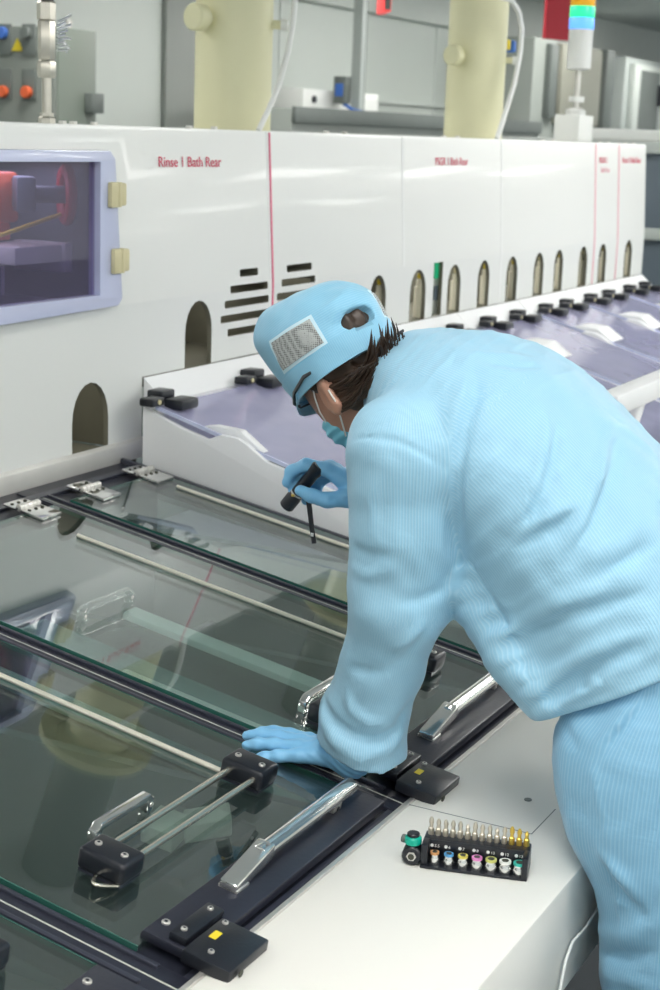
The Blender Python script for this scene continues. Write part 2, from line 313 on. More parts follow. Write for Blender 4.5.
def hex_screw(x, d, h, parent, r=.0052):
    s = MB().lathe([(r, 0), (r, .0022), (r*.85, .003)], (x, d, h), (0, 0, 1), 16).build('screw', 'steel', parent)
    MB().cyl((x, d, h+.0030), (x, d, h+.0033), r*.45, 6).build('socket_recess', 'black', s); return s
def hinge(x, parent, h0=0.):
    m = MB(); d0 = dd(2.062)
    m.box((x-.034, d0-.062, h0+.001), (x+.034, d0-.006, h0+.0075), .001); m.box((x-.034, d0+.006, h0+.001), (x+.034, d0+.040, h0+.0065), .001)
    hb = m.build('hinge', 'chrome', parent)
    for k in range(5): MB().cyl((x-.034+k*.0138, d0, h0+.009), (x-.034+k*.0138+.0125, d0, h0+.009), .0075, 14, bev=.001).build('knuckle', 'steel', hb)
    s = MB()
    for i in (-1, 0, 1):
        s.lathe([(.0042, 0), (.0036, .0018)], (x+i*.022, d0+.026, h0+.0065), (0, 0, 1), 10); s.lathe([(.0042, 0), (.0036, .0018)], (x+i*.022, d0-.020, h0+.0075), (0, 0, 1), 10)
    s.build('screws', 'dark_cavity', hb); MB().cyl((x-.040, d0, h0+.009), (x+.040, d0, h0+.009), .0032, 10).build('pin', 'chrome', hb)
def u_handle(x0, x1, d, parent, m_='chrome'):
    m = MB(); pts = []
    for (cx, sg) in ((x0, -1), (x1, 1)):
        m.box((cx-.0075, d-.0075, .0), (cx+.0075, d+.0075, .022), .002)
    m.prism([(x0-.0075, .017), (x0+.004, .030), (x1-.004, .030), (x1+.0075, .017), (x1-.0075, .017), (x1-.009, .020), (x0+.009, .020), (x0+.0075, .017)], 1, d-.0075, d+.0075, .0015)
    h = m.build('pull_handle', m_, parent)
    for cx in (x0, x1): MB().lathe([(.004, 0), (.0036, .0012)], (cx, d-.0075, .012), (0, -1, 0), 10).build('screw', 'steel', h)
def end_block(x, d, parent):
    b = MB().box((x-.027, d-.037, .004), (x+.027, d+.037, .036), .007, seg=3).build('rail_block', 'black', parent)
    MB().box((x-.024, d-.033, 0), (x+.024, d+.033, .005)).build('pad', 'rubber', b)
    for sd in (-.021, .021): hex_screw(x-.003, d+sd, .036, b)
    return b
def glass_lid(x0, x1, label, sensor=True, rails=True, hinges=(), hand=(.158, .285), grab=True):
    r = thing('glass_hatch', label, 'glass lid', (x0, .918, .85), (TILT, 0, 0), 'tilted glass lids of the bench'); w = x1-x0
    dt = dd(2.045)
    p = MB().box((.003, .09, -.0075), (w-.003, dt, 0)).build('pane', 'glass', r)
    e = MB(); e.box((.0012, .09, -.0078), (.003, dt, .0002)); e.box((w-.003, .09, -.0078), (w-.0012, dt, .0002)); e.box((0, dt, -.0078), (w, dt+.003, .0003)); e.build('glass_edge', 'glassedge', r)
    bar = MB().prism([(.020, -.004), (.022, .010), (.098, .010), (.101, .004), (.101, -.004)], 0, .022, w-.012, .002).build('front_bar', 'frame', r)
    for x in (.055, w-.05): hex_screw(x, .085, .010, bar, .0058)
    # chrome grab handle with slanted ends on its two feet
    hx0, hx1 = .175, w-.050
    if grab:
     g = MB(); g.cyl((hx0+.075, .068, .032), (hx1, .068, .032), .0125, 20, bev=.001)
     wedge = [(hx0, .011), (hx0, .022), (hx0+.088, .0445), (hx0+.098, .0445), (hx0+.098, .021), (hx0+.040, .011)]
     g.prism(wedge, 1, .0545, .0815, .003)
     gh = g.build('grab_handle', 'chrome', bar)
     MB().box((hx0+.002, .053, .009), (hx0+.034, .083, .014), .001).build('handle_foot', 'steel', gh)
     ft_ = MB().box((hx1-.062, .060, .010), (hx1-.036, .076, .024), .002).build('handle_foot', 'steel', gh); MB().cyl((hx1-.049, .060, .015), (hx1-.049, .0585, .015), .0035, 10).build('foot_screw', 'black', ft_)
    if rails:
        xa, xb, d = .112, w-.105, dd(1.127)
        ba = end_block(xa, d, r); bb = end_block(xb, d, r)
        for k, off in enumerate((-.022, .020)):
            MB().cyl((xa+.022, d+off, .021), (xb-.022, d+off, .021), .0050, 14).build('cross_rod', 'rod', r)
        MB().cyl((xb-.012, d+.02, .0048), (xb-.014, dd(1.90), .0048), .0044, 12).build('stay_rod', 'stay', r)
        MB().tube([(xa-.022 - .030*math.sin(PI*k/14), d+.005 - .036*k/14, .004 + .008*math.sin(PI*k/14)) for k in range(15)], .0024, 8).build('wire_loop', 'rod', r)
        for d_ in (dd(1.185), dd(1.64)): u_handle(hand[0], hand[1], d_, r, 'chrome' if d_ < .5 else 'acrylic')
    else:
        MB().cyl((w-.055, dd(1.20), .0048), (w-.058, dd(1.96), .0048), .0044, 12).build('stay_rod', 'stay', r)
    for hx in hinges: hinge(hx - x0, r)
    return r
glass_lid(.846, 1.438, 'nearest glass lid, only its corner and black block show at the bottom left', grab=False)
glass_lid(1.500, 2.078, 'dark reflecting glass lid nearest the bit holder, with two rods between black blocks', hinges=(1.63, 1.98))
glass_lid(2.138, 2.718, 'pale green reflecting glass lid behind the left glove, with clear and chrome handles', hinges=(2.25, 2.646), hand=(.118, .266))
glass_lid(2.776, 3.126, 'narrow glass lid beside the first white hood, under the flashlight', rails=False, hinges=(2.867, 3.083))
def interlock(x, label):
    r = thing('lid_switch', label, 'switch', (x, .918, .85), (TILT, 0, 0), 'black lid interlock switches')
    a = MB().box((-.030, .038, .0105), (.062, .064, .022), .003).build('actuator', 'black', r)
    b = MB().box((-.050, -.038, .002), (.046, .032, .021), .003).build('switch_body', 'black', r)
    for sx in (-.014, .048): hex_screw(sx, .052, .022, a, .0042)
    for sx in (-.030, .036): hex_screw(sx, .002 if sx < 0 else .022, .021, b, .0042)
    MB().box((-.004, .012, .021), (.014, .022, .0215)).build('yellow_sticker', 'yellow', b)
    MB().cyl((-.030, -.042, .012), (-.030, -.0435, .012), .005, 12).build('cable_gland', 'dark_cavity', b)
    return r
interlock(1.557, 'black lid switch with a yellow sticker at the bottom, nearest the camera')
interlock(2.170, 'black lid switch beside the left glove, in front of the second grab handle')

# ---------------------------------------------------------------- rear cabinets
SEG = [(1.5, 3.24), (3.24, 3.875), (3.875, 4.735), (4.735, 5.596), (5.596, 6.685), (6.685, 7.011), (7.011, 7.43)]
ARCH = [[(2.955, 3.098), (2.42, 2.56)], [(3.432, 3.561)], [(4.50, 4.615)], [(4.80, 4.925), (5.11, 5.225), (5.385, 5.495)], [(5.665, 5.78), (5.96, 6.07), (6.195, 6.30), (6.50, 6.61)], [(6.765, 6.87)], [(7.14, 7.25)]]
LAB = ['white rear cabinet with the lilac framed window, at the far left', 'white rear cabinet lettered Rinse 1 Bath Rear', 'plain white rear cabinet right of the red line, behind the cap', 'white rear cabinet lettered PSGR 1 Bath Rear', 'white rear cabinet with four arches under the signal tower', 'narrow white rear cabinet with two lines of red lettering', 'white rear cabinet at the far end of the row']
YF = 2.175
def upper(x0, x1):
    return MB().prism([(YF, 1.433), (2.2, 1.838), (2.204, 1.846), (2.80, 1.846), (2.80, 1.433)], 0, x0, x1)
cabs = []
for i, ((x0, x1), ar, lab) in enumerate(zip(SEG, ARCH, LAB)):
    r = thing('rear_cabinet', lab, 'cabinet', (0, 0, 0), group='white cabinets along the rear of the bench')
    r.location = ((x0+x1)/2, 2.175, 1.25); off = -r.location; T = Matrix.Translation(off); cabs.append(r)
    u = MB(T); u.prism([(YF, 1.433), (2.2, 1.838), (2.204, 1.846), (2.80, 1.846), (2.80, 1.433)], 0, x0, x1)
    cut = None
    if i == 0:
        cut = MB(T); cut.box((2.34, 2.1, 1.440), (3.10, 2.60, 1.775))
    if i in (1, 2):
        cut = MB(T)
        S1 = [(3.703, 3.80, 1.474), (3.652, 3.852, 1.4335)] if i == 1 else [(3.962, 4.11, 1.471), (3.93, 4.13, 1.4335)]
        for a, b, z in S1: cut.box((a, 2.1, z-.010), (b, 2.24, z+.010), .004)
    u.build('upper_panel', 'panel', r, cut=cut, cutmat='cavity' if i else 'bluegrey')
    zb = 1.068 if i == 0 else 1.25
    lo = MB(T); lo.box((x0, YF, zb), (x1, YF+.014, 1.433))
    cut = MB(T)
    for a, b in ar: cut.prism(arch(a, b, zb-.05 if 0 else (1.078 if i == 0 else 1.25), 1.262 if i == 0 else 1.4175), 1, 2.1, 2.3)
    if i in (1, 2):
        for a, b, z in ([(3.652, 3.852, 1.4335), (3.624, 3.858, 1.396), (3.605, 3.86, 1.358), (3.642, 3.796, 1.320)] if i == 1 else [(3.93, 4.13, 1.4335), (3.905, 4.14, 1.396), (3.89, 4.14, 1.358), (3.92, 4.10, 1.32)]): cut.box((a, 2.1, z-.010), (b, 2.3, z+.010), .004)
    if i == 3: cut.box((4.985, 2.1, 1.252), (5.062, 2.3, 1.46))
    lo.build('lower_panel', 'panel_low', r, cut=cut, cutmat='cavity')
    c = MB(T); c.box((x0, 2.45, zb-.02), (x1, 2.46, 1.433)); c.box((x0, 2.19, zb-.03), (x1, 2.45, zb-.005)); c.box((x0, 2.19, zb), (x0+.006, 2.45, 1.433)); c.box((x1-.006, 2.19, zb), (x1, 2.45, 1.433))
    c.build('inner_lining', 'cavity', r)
    for k, (a, b) in enumerate(ar):
        if i < 2: continue
        p = MB(T); xm = (a+b)/2 + .050*(a+b)/2/2.175; xm = min(xm, x1-.03); p.cyl((xm, 2.222, 1.245), (xm, 2.222, 1.352), .0155, 16, bev=.003); p.cyl((xm, 2.222, 1.352), (xm, 2.222, 1.375), .010, 12, bev=.002)
        v = p.build('valve_body', mat('beige_valve', (.86, .83, .68), .5) if 'beige_valve' not in bpy.data.materials else bpy.data.materials['beige_valve'], r)
        MB(T).box((xm-.012, 2.210, 1.378), (xm+.022, 2.225, 1.396), .003).build('yellow_tag', 'yellow' if k % 2 == 0 else 'cream', v)
    if i: MB(T).box((x0-.001, 2.1775, 1.44), (x0+.006, 2.195, 1.843), .001, X=Matrix.Translation((0, .0, 0))).build('cover_strip', 'white' if i in (3, 4) else ('red' if i == 2 else 'pink'), r) if i == 99 else None
    tp = MB(T)
    for x in (((x0+x1)/2-.05, (x0+x1)/2+.07) if i else (3.02, 3.10, 2.98)): tp.cyl((x, 2.22, 1.846), (x, 2.22, 1.853), .009, 8)
    tp.build('cap_screws', 'steel', r)
tilt = math.atan2(.025, .405)
def strip(i, x, w, m, z0=1.25):
    """seam bead that follows the leaning upper panel and the upright lower one"""
    r = cabs[i]; T = Matrix.Translation(-r.location); e = .0016 if 'red' in m or m == 'pink' else .0007
    MB(T).prism([(YF-e, z0), (YF-e, 1.433), (2.2-e, 1.842), (2.203, 1.842), (2.18, 1.433), (2.18, z0)], 0, x-w/2, x+w/2).build('seam_strip', m, r)
strip(1, 3.868, .010, 'white'); strip(2, 3.880, .0085, 'red_line'); strip(3, 4.741, .016, 'white', 1.433); strip(4, 5.602, .016, 'white'); strip(5, 6.691, .010, 'pink'); strip(6, 7.017, .010, 'pink')
def sign(i, s, size, x, z, m, xs=1.):
    r = cabs[i]; text(s, size, m, r, (x-r.location.x, 2.175+.025*(z-1.433)/.405-.0022-r.location.y, z-r.location.z), (PI/2-tilt*1, 0, 0), xs=xs)
sign(1, 'Rinse 1 Bath Rear', .036, 3.327, 1.7525, 'red', 1.13)
sign(3, 'PSGR 1 Bath Rear', .036, 4.995, 1.755, 'red', 1.06)
sign(5, 'PSGR 2', .034, 6.735, 1.762, 'red', 1.05); sign(5, 'Bath Rear', .032, 6.76, 1.722, 'pink', .95)
sign(6, 'Rinse 2 Bath Rear', .036, 7.06, 1.762, 'red', 1.1)
# instrument in the slot of the fourth cabinet
g = tag(MB().box((5.040, 2.20, 1.25), (5.108, 2.24, 1.440), .004).build('flow_meter', 'pale_fitting'), 'narrow flow meter with a green band standing in the tall slot', 'meter')
MB().box((5.044, 2.193, 1.375), (5.104, 2.201, 1.432), .001).build('green_band', mat('green_display', (.02, .45, .22), .4, emit=((.02, .6, .25), .15)), g)
MB().box((5.048, 2.193, 1.30), (5.100, 2.201, 1.35), .001).build('scale_window', 'bluegrey', g)
# lilac framed window of the first cabinet
wd = thing('window_hatch', 'lilac framed hatch window with dark contents, hinged at its right side', 'window', (2.75, 2.17, 1.60))
o = Vector(wd.location); T = Matrix.Translation(-o)
ft = [(2.30, 1.420), (3.104, 1.436), (3.120, 1.453), (3.088, 1.772), (3.068, 1.791), (2.30, 1.791)]
cut = MB(T).box((2.37, 2.0, 1.466), (3.028, 2.3, 1.766))
MB(T).prism(ft, 1, 2.150, 2.182, .004).build('window_frame', 'lilac', wd, cut=cut, cutmat='lilac')
MB(T).box((2.35, 2.166, 1.460), (3.034, 2.171, 1.770)).build('window_pane', 'pane', wd)
for z, dx in ((1.693, -.006), (1.542, .008)):
    h = MB(T).box((3.062+dx, 2.138, z-.030), (3.092+dx, 2.152, z+.028), .004).build('hinge', 'cream', wd)
    MB(T).box((3.096+dx, 2.140, z-.026), (3.126+dx, 2.176, z+.026), .005).build('hinge_leaf', 'cream', h); MB(T).cyl((3.094+dx, 2.143, z-.028), (3.094+dx, 2.143, z+.028), .008, 14).build('knuckle', 'cream', h)
# what stands behind the pane
def inside(name, lab, cat, bm, m, sub=None):
    o = tag(bm.build(name, m), lab, cat); return o
inside('orange_actuator', 'orange valve actuator behind the lilac framed window', 'actuator', MB().box((2.80, 2.36, 1.62), (3.005, 2.47, 1.735), .01).box((2.84, 2.37, 1.58), (2.985, 2.46, 1.62), .005).cyl((2.92, 2.39, 1.463), (2.92, 2.39, 1.585), .02), 'orange')
hw = thing('red_hand_wheel', 'red hand wheel valve behind the lilac framed window', 'valve', (3.035, 2.25, 1.688), (0, 0, 5.55))
ring = [(0,   .058*math.cos(a*PI/12), .058*math.sin(a*PI/12)) for a in range(25)]
MB().tube(ring, .013, 10).build('wheel', mat('valve_red', (.55, .01, .04), .4), hw)
MB().cyl((-.10, 0, 0), (.015, 0, 0), .020, 16).build('valve_stem', 'bluegrey', hw); MB().box((-.12, -.035, -.04), (-.075, .035, .04), .008).build('valve_body', 'bluegrey', hw)
inside('white_bracket', 'pale bracket plate on the right behind the lilac framed window', 'bracket', MB().box((2.86, 2.26, 1.535), (3.04, 2.40, 1.575), .004).box((3.03, 2.25, 1.51), (3.06, 2.40, 1.578), .004).box((2.86, 2.32, 1.463), (2.90, 2.40, 1.53), .004), 'white')
inside('grey_pump_box', 'pale grey box at the lower left behind the lilac framed window', 'box', MB().box((2.70, 2.28, 1.463), (2.84, 2.50, 1.54), .008), 'greyfront')
inside('yellow_rod', 'thin yellow rod in front of the orange actuator behind the window', 'rod', MB().cyl((2.86, 2.30, 1.60), (3.0, 2.24, 1.645), .005), 'yellow')

# ---------------------------------------------------------------- white hoods with violet lids right of the glass
HX_ = [(3.15, 3.87), (3.875, 4.52), (4.525, 5.19), (5.195, 5.79), (5.795, 6.34), (6.345, 6.89), (6.895, 7.43)]
HP = [(2.112, .98), (2.112, 1.194), (2.00, 1.156), (1.930, 1.137), (1.895, 1.152), (1.850, 1.149), (1.825, 1.138), (1.770, 1.103), (1.26, .972), (1.20, .952), (1.20, .90), (1.20, .852)]
HLAB = ['first white hood, with violet tinted lid, next to the narrow glass lid', 'white hood hidden behind the bent worker, second from the glass', 'white hood half hidden by the back of the worker, third from the glass', 'white hood with violet lid just above the back of the jacket', 'fifth white hood from the glass, violet lid with raised crest', 'sixth white hood from the glass, before the last one', 'last white hood at the far end of the row']
for i, ((x0, x1), lab) in enumerate(zip(HX_, HLAB)):
    r = thing('bath_hood', lab, 'hood', (x0, 1.69, .98), group='white hoods with violet lids'); T = Matrix.Translation((-x0, -1.69, -.98))
    for a, n in ((x0, 0), (x1-.014, 1)):
        MB(T).prism(HP, 0, a, a+.014, .002).build('side_panel', 'pp', r)
    MB(T).prism([(2.172, .96), (2.172, 1.248), (2.112, 1.196), (2.112, .96)], 0, max(3.243, x0), x1).build('rear_rail', 'pp', r)
    MB(T).box((x0+.014, 1.20, .87), (x1-.014, 1.24, .955), .003).build('front_rail', 'pp', r)
    MB(T).box((x0+.014, 1.24, .89), (x1-.014, 2.112, .90)).build('inner_tray', 'pp', r)
    sl = (1.196-.978)/(2.10-1.27); zf = lambda y: 1.186 - sl*(2.085-y)*1.02 + .004
    lid = MB(T).prism([(2.085, zf(2.085)), (2.085, zf(2.085)+.006), (1.93, zf(1.93)+.006), (1.26, .973), (1.26, .967), (1.93, zf(1.93))], 0, x0+.016, x1-.016).build('violet_lid', 'pvc', r)
    MB(T).prism([(2.085, zf(2.085)), (2.085, zf(2.085)+.009), (1.93, zf(1.93)+.009), (1.26, .976), (1.26, .967), (1.93, zf(1.93))], 0, x0+.014, x0+.020).build('lid_edge', 'lilac', lid)
    mid = (x0+x1)/2
    MB(T).prism([(1.955, zf(1.955)+.007), (1.925, zf(1.925)+.020), (1.855, zf(1.855)+.034), (1.79, zf(1.79)+.007)], 0, x0+.022, x0+(.05 if i == 0 else .16), .003).build('crest_block', 'pp', r)
    for hx in ((3.235, 3.675) if i == 0 else (x0+.16, x1-.14)):
        b = MB(T).box((hx-.042, 2.028, zf(2.05)+.006), (hx+.034, 2.082, zf(2.05)+.032), .006).build('lid_hinge', 'black', r)
        MB(T).box((hx-.105, 2.070, zf(2.09)+.008), (hx-.052, 2.110, zf(2.09)+.028), .005).build('hinge_stop', 'black', b)
        MB(T).box((hx-.035, 2.088, zf(2.10)+.008), (hx+.02, 2.135, zf(2.10)+.034), .005).build('hinge_block', 'black', b)
        MB(T).cyl((hx-.078, 2.072, zf(2.09)+.018), (hx-.078, 2.067, zf(2.09)+.018), .006, 12).build('hinge_screw', 'cream', b)
gr = thing('guard_rail', 'white guard rail with bent supports in front of the far hoods, at the right edge', 'rail', (3.95, 1.22, .955))
MB().box((0, -.03, .205), (1.9, .03, .262), .006).build('rail', 'pp', gr)
for x in (.24, .95, 1.7): MB().tube([(x-.06, 0, -.001), (x-.05, 0, .06), (x-.02, 0, .13), (x+.03, 0, .175), (x+.06, 0, .21)], .017, 12).build('support', 'pp', gr)

l = area('hatch_fill_light', (2.75, 2.36, 1.757), (0, 0, 0), .6, .16, 1.6)  # fill light added to brighten the closed cavity behind the pane

for i, (x0, x1) in enumerate(SEG): area('cabinet_lamp', ((x0+x1)/2 if i else 2.9, 2.36, 1.424), (0, 0, 0), min(.9, x1-x0-.06), .12, (.45 if i in (1, 2) else 1.1)*min(.9, x1-x0))  # added fill lights that brighten the linings and valves behind the arches
# ---------------------------------------------------------------- what stands on the rear cabinets
def duct(x, y, r, lab, kx):
    d = thing('exhaust_duct', lab, 'duct', (x, y, 1.846), group='beige exhaust ducts')
    MB().lathe([(r, 0), (r, .78)], (0, 0, 0), (0, 0, 1), 48).build('duct_pipe', 'duct', d)
    MB().lathe([(r+.0, .76), (r+.085, .76), (r+.085, .79), (r, .80)], (0, 0, 0), (0, 0, 1), 48).build('flange', 'duct', d)
    MB().lathe([(r*.96, .80), (r*.96, 1.353)], (0, 0, 0), (0, 0, 1), 32).build('upper_stub', 'greyfront', d)
    p = Vector((-r*.93, r*.20, .322))
    MB().lathe([(.022, -.02), (.022, .030), (.040, .030), (.040, .066), (.036, .071)], p, (-.97, .20, 0), 24).build('port_cap', 'duct', d)
    p = Vector((r*.36, -r*.90, .315))
    b = MB().lathe([(.013, -.02), (.013, .03)], p, (.42, -.9, 0), 16).build('side_nozzle', 'duct', d); MB().lathe([(.017, .028), (.017, .05)], p, (.42, -.9, 0), 16).build('nozzle_cap', 'white', b)
    return d
duct(4.354, 2.60, .118, 'near beige exhaust duct left of the first white hose', 0)
d2 = duct(6.29, 2.60, .120, 'far beige exhaust duct behind the second white hose', 0)
b = MB().box((.09, -.10, .36), (.12, -.07, .40), .004).build('yellow_fitting', 'yellow', d2); MB().box((.115, -.115, .35), (.15, -.07, .40), .01).build('blue_fitting', 'blue', d2)
tag(MB().tube([(4.17, 2.40, 1.846), (4.22, 2.40, 1.90), (4.285, 2.40, 1.98), (4.335, 2.40, 2.08), (4.362, 2.40, 2.17), (4.372, 2.40, 2.26), (4.36, 2.42, 2.36), (4.30, 2.48, 2.45), (4.28, 2.52, 2.52)], .0085, 12).build('white_hose', 'white'), 'white hose rising beside the near exhaust duct', 'hose', 'white hoses')
tag(MB().tube([(6.06, 2.40, 1.846), (6.12, 2.40, 1.93), (6.21, 2.40, 2.06), (6.258, 2.40, 2.19), (6.262, 2.40, 2.28), (6.22, 2.40, 2.34), (6.13, 2.40, 2.38), (6.04, 2.42, 2.385)], .0105, 12).build('white_hose', 'white'), 'white hose bowing beside the far exhaust duct', 'hose', 'white hoses')
# steel pipe with fittings
pipe_steel = mat('pipe_steel', (.60, .57, .50), .3, 1., var=.1, scale=40)
pp = thing('steel_pipe', 'upright stainless pipe with hexagonal fittings at the top left', 'pipe', (3.16, 2.40, 1.846))
MB().cyl((0, 0, 0), (0, 0, .13), .0115, 18).build('lower_tube', pipe_steel, pp)
MB().lathe([(0.0204, 0), (0.0204, .012), (0.0170, .016), (0.0170, .024)], (0, 0, 0), (0, 0, 1), 6).build('base_nut', pipe_steel, pp)
MB().lathe([(0.0187, .105), (0.0221, .110), (0.0221, .140), (0.0187, .145)], (0, 0, 0), (0, 0, 1), 6).build('lower_nut', pipe_steel, pp)
MB().lathe([(0.0170, .145), (0.0204, .15), (0.0204, .232), (0.0170, .237)], (0, 0, 0), (0, 0, 1), 6).build('union_body', pipe_steel, pp)
MB().lathe([(0.0221, .237), (0.0221, .275), (0.0179, .28)], (0, 0, 0), (0, 0, 1), 6).build('upper_nut', pipe_steel, pp)
MB().cyl((0, 0, .28), (0, 0, .292), .018).build('seal_ring', 'black', pp)
MB().lathe([(0.0145, .292), (0.0161, .30), (0.0161, .335), (0.0221, .345), (0.0221, .40), (0.0127, .41), (0.0127, 1.0)], (0, 0, 0), (0, 0, 1), 12).build('upper_tube', pipe_steel, pp)
MB().tube([(.02, 0, .36), (.06, 0, .35), (.095, 0, .37), (.10, 0, .42), (.10, 0, .6)], .008).build('branch_tube', pipe_steel, pp)
w_ = MB()
for k in range(9):
    a = random.random()*6; w_.tube([(.026, -.012, .17+k*.008), (.045+.01*math.sin(a), -.02, .172+k*.009), (.058+.012*math.cos(a), -.018, .165+k*.011)], .0032, 6)
w_.build('foil_tag', mat('bright_foil', (.85, .87, .9), .15, 1.), pp)
# signal tower
st = thing('signal_tower', 'white signal tower with lit blue, green and amber lamps on a white box', 'signal lamp', (7.13, 2.45, 1.846))
MB().box((-.10, -.055, 0), (.10, .065, .118), .006).build('base_box', 'white', st)
MB().cyl((0, 0, .118), (0, 0, .33), .013).build('pole', 'steel', st); MB().lathe([(.045, .118), (.045, .14), (.025, .15)], (0, 0, 0), (0, 0, 1)).build('pole_foot', 'white', st); MB().lathe([(.035, .175), (.035, .20)], (0, 0, 0), (0, 0, 1)).build('collar', 'white', st)
MB().lathe([(.035, .315), (.054, .322), (.054, .492)], (0, 0, 0), (0, 0, 1), 32).build('lamp_body', 'white', st)
for z, nme, c, e in ((.492, 'blue', (.12, .38, 1), 2.6), (.542, 'green', (.03, .80, .34), 2.2), (.592, 'amber', (.9, .45, .02), .55)):
    m = mat(nme+'_lens', c, .2, emit=(c, e*.3)); MB().lathe([(.054, z), (.056, z+.004), (.056, z+.046), (.054, z+.05)], (0, 0, 0), (0, 0, 1), 32).build(nme+'_lamp', m, st)
MB().lathe([(.054, .642), (.04, .66)], (0, 0, 0), (0, 0, 1), 32).build('top_cap', 'white', st)

# ---------------------------------------------------------------- the bit holder on the ledge
bx = Vector((1.945, .755, .8505)); ang = math.atan2(.673-.838, 1.967-1.923)
BR = Matrix.Translation(bx) @ Matrix.Rotation(ang, 4, 'Z')
bs = thing('bit_holder', 'black tool bit holder with sockets and a small ratchet, on the white ledge', 'tool set', bx, (0, 0, ang))
# local: x runs from the ratchet end to the gold bits, y is away from the camera
MB().box((-.062, .006, 0), (.088, .034, .034), .002).box((-.062, -.016, 0), (-.052, .01, .034), .002).box((.080, -.020, 0), (.088, .01, .034), .002).box((-.062, -.020, 0), (.088, .008, .004), .001).build('holder_body', 'black', bs)
MB().box((-.060, .0035, .018), (.086, .0065, .034), .001).build('label_strip', 'black', bs)
rt = thing('ratchet', 'small black ratchet with green ring clipped to the left end of the bit holder', 'ratchet', BR @ Vector((-.075, -.004, .014)), (0, 0, ang))
MB().cyl((0, -.012, 0), (0, .012, 0), .014, 24, bev=.002).build('ratchet_head', 'black', rt); MB().cyl((0, -.0135, 0), (0, -.012, 0), .007, 6).build('drive', 'steel', rt); MB().lathe([(.0045, 0), (.0045, .0008)], (0, -.0138, 0), (0, -1, 0), 12).build('drive_hole', 'dark_cavity', rt)
gm = mat('bright_green_plastic', (.0, .40, .28), .35)
MB().cyl((0.0, .0, .014), (.0, .0, .026), .012, 20, bev=.002).build('green_ring', gm, rt); MB().cyl((0, .0, .026), (0, .0, .031), .009, 16, bev=.001).build('ratchet_stub', 'black', rt); MB().cyl((-.010, .004, .018), (-.016, .006, .018), .006, 12).build('lever', 'darkgrey', rt)
ORD = ['first', 'second', 'third', 'fourth', 'fifth', 'sixth', 'seventh', 'eighth', 'ninth', 'tenth', 'eleventh', 'twelfth', 'thirteenth', 'fourteenth']
gold = mat('gold_coated_steel', (.82, .58, .12), .32, .85); bitm = mat('warm_steel', (.66, .60, .50), .36, .8)
for k in range(14):
    g_ = k >= 11; m = gold if g_ else bitm
    b = MB(); tall = .0215 - .003*(k in (5, 9, 13)) + .002*(k in (0, 6, 11))
    b.lathe([(.0042, 0), (.0042, .010), (.0028, .0115), (.0026, .0165), (.0036, .0175), (.0030, tall), (.0012, tall+.0035)], (0, 0, 0), (0, 0, 1), 6)
    lab = f'{ORD[k]} of the fourteen upright bits counted from the ratchet end' if not g_ else ('leftmost gold bit in the black holder', 'middle gold bit in the black holder', 'gold bit at the far right end of the black holder')[k-11]
    o = tag(b.build('screwdriver_bit', m), lab, 'bit', 'upright bits in the black holder'); o.matrix_world = BR @ Matrix.Translation((-.054 + k*.0104, .0225, .0335))
RINGS = [(.60, .30, .12), (.10, .35, .65), (.70, .60, .12), (.75, .25, .55), (.62, .62, .18), (.85, .85, .80), (.05, .55, .45)]
SZ = ['5.5', '6', '7', '8', '10', '12', '13']; CN = ['brown', 'blue', 'yellow', 'pink', 'lime', 'white', 'green']
for k in range(7):
    x = -.043 + k*.0198; rr = .0066 + .0004*k
    s = thing('socket', f'small chrome socket with a {CN[k]} ring, in the front row of the bit holder', 'socket', BR @ Vector((x, -.0075, .0042)), (0, 0, ang), 'sockets in the bit holder')
    MB().lathe([(rr*.86, 0), (rr, .002), (rr, .009), (rr*.86, .011), (rr*.86, .0145)], (0, 0, 0), (0, 0, 1), 20).build('socket_body', 'chrome', s)
    MB().lathe([(rr*.96, .0145), (rr*.96, .0178)], (0, 0, 0), (0, 0, 1), 20).build('colour_ring', mat(CN[k]+'_ring', RINGS[k], .4), s); MB().cyl((0, 0, .0178), (0, 0, .0185), rr*.6, 6).build('drive_hole', 'dark_cavity', s)
    dt = MB().cyl((x-.006, .0036, .026), (x-.006, .0028, .026), .0024, 12).build('size_dot', 'white', bs)
    text(SZ[k], .006, 'white', bs, (x-.0025, .0034, .0238), (PI/2, 0, 0), .0002)
tag(MB().tube([(2.19, .612, .80), (2.14, .610, .755), (2.06, .609, .748), (2.0, .609, .752), (1.975, .609, .735), (1.955, .609, .69), (1.95, .610, .60), (1.95, .612, .40)], .0022, 8).build('white_cable', 'white'), 'thin white cable hanging down the front of the bench beside the trousers', 'cable')
# ---------------------------------------------------------------- signed-distance sculpting (numpy only)
PI_ = 3.14159265
def A3(*v): return np.array(v, dtype=np.float32)
def cone(a, b, ra, rb):                       # capsule with two radii
    a = A3(*a); b = A3(*b); d = b - a; L2 = float(d @ d) + 1e-12
    def f(P):
        t = np.clip(((P - a) @ d) / L2, 0, 1)
        q = P - a - t[..., None] * d
        return np.sqrt((q * q).sum(-1)) - (ra + (rb - ra) * t)
    m = max(ra, rb)
    f.bb = (np.minimum(a, b) - m, np.maximum(a, b) + m)
    return f
def chain(pts, rs): return [cone(pts[i], pts[i+1], rs[i], rs[i+1]) for i in range(len(pts) - 1)]
def ellip(c, r, R=None):                      # ellipsoid, R rows = local axes
    c = A3(*c); r = A3(*r); R = np.eye(3, dtype=np.float32) if R is None else np.array(R, dtype=np.float32)
    def f(P):
        q = (P - c) @ R.T
        k0 = np.sqrt(((q / r) ** 2).sum(-1)); k1 = np.sqrt(((q / (r * r)) ** 2).sum(-1)) + 1e-9
        return k0 * (k0 - 1) / k1
    m = float(r.max()); f.bb = (c - m, c + m)
    return f
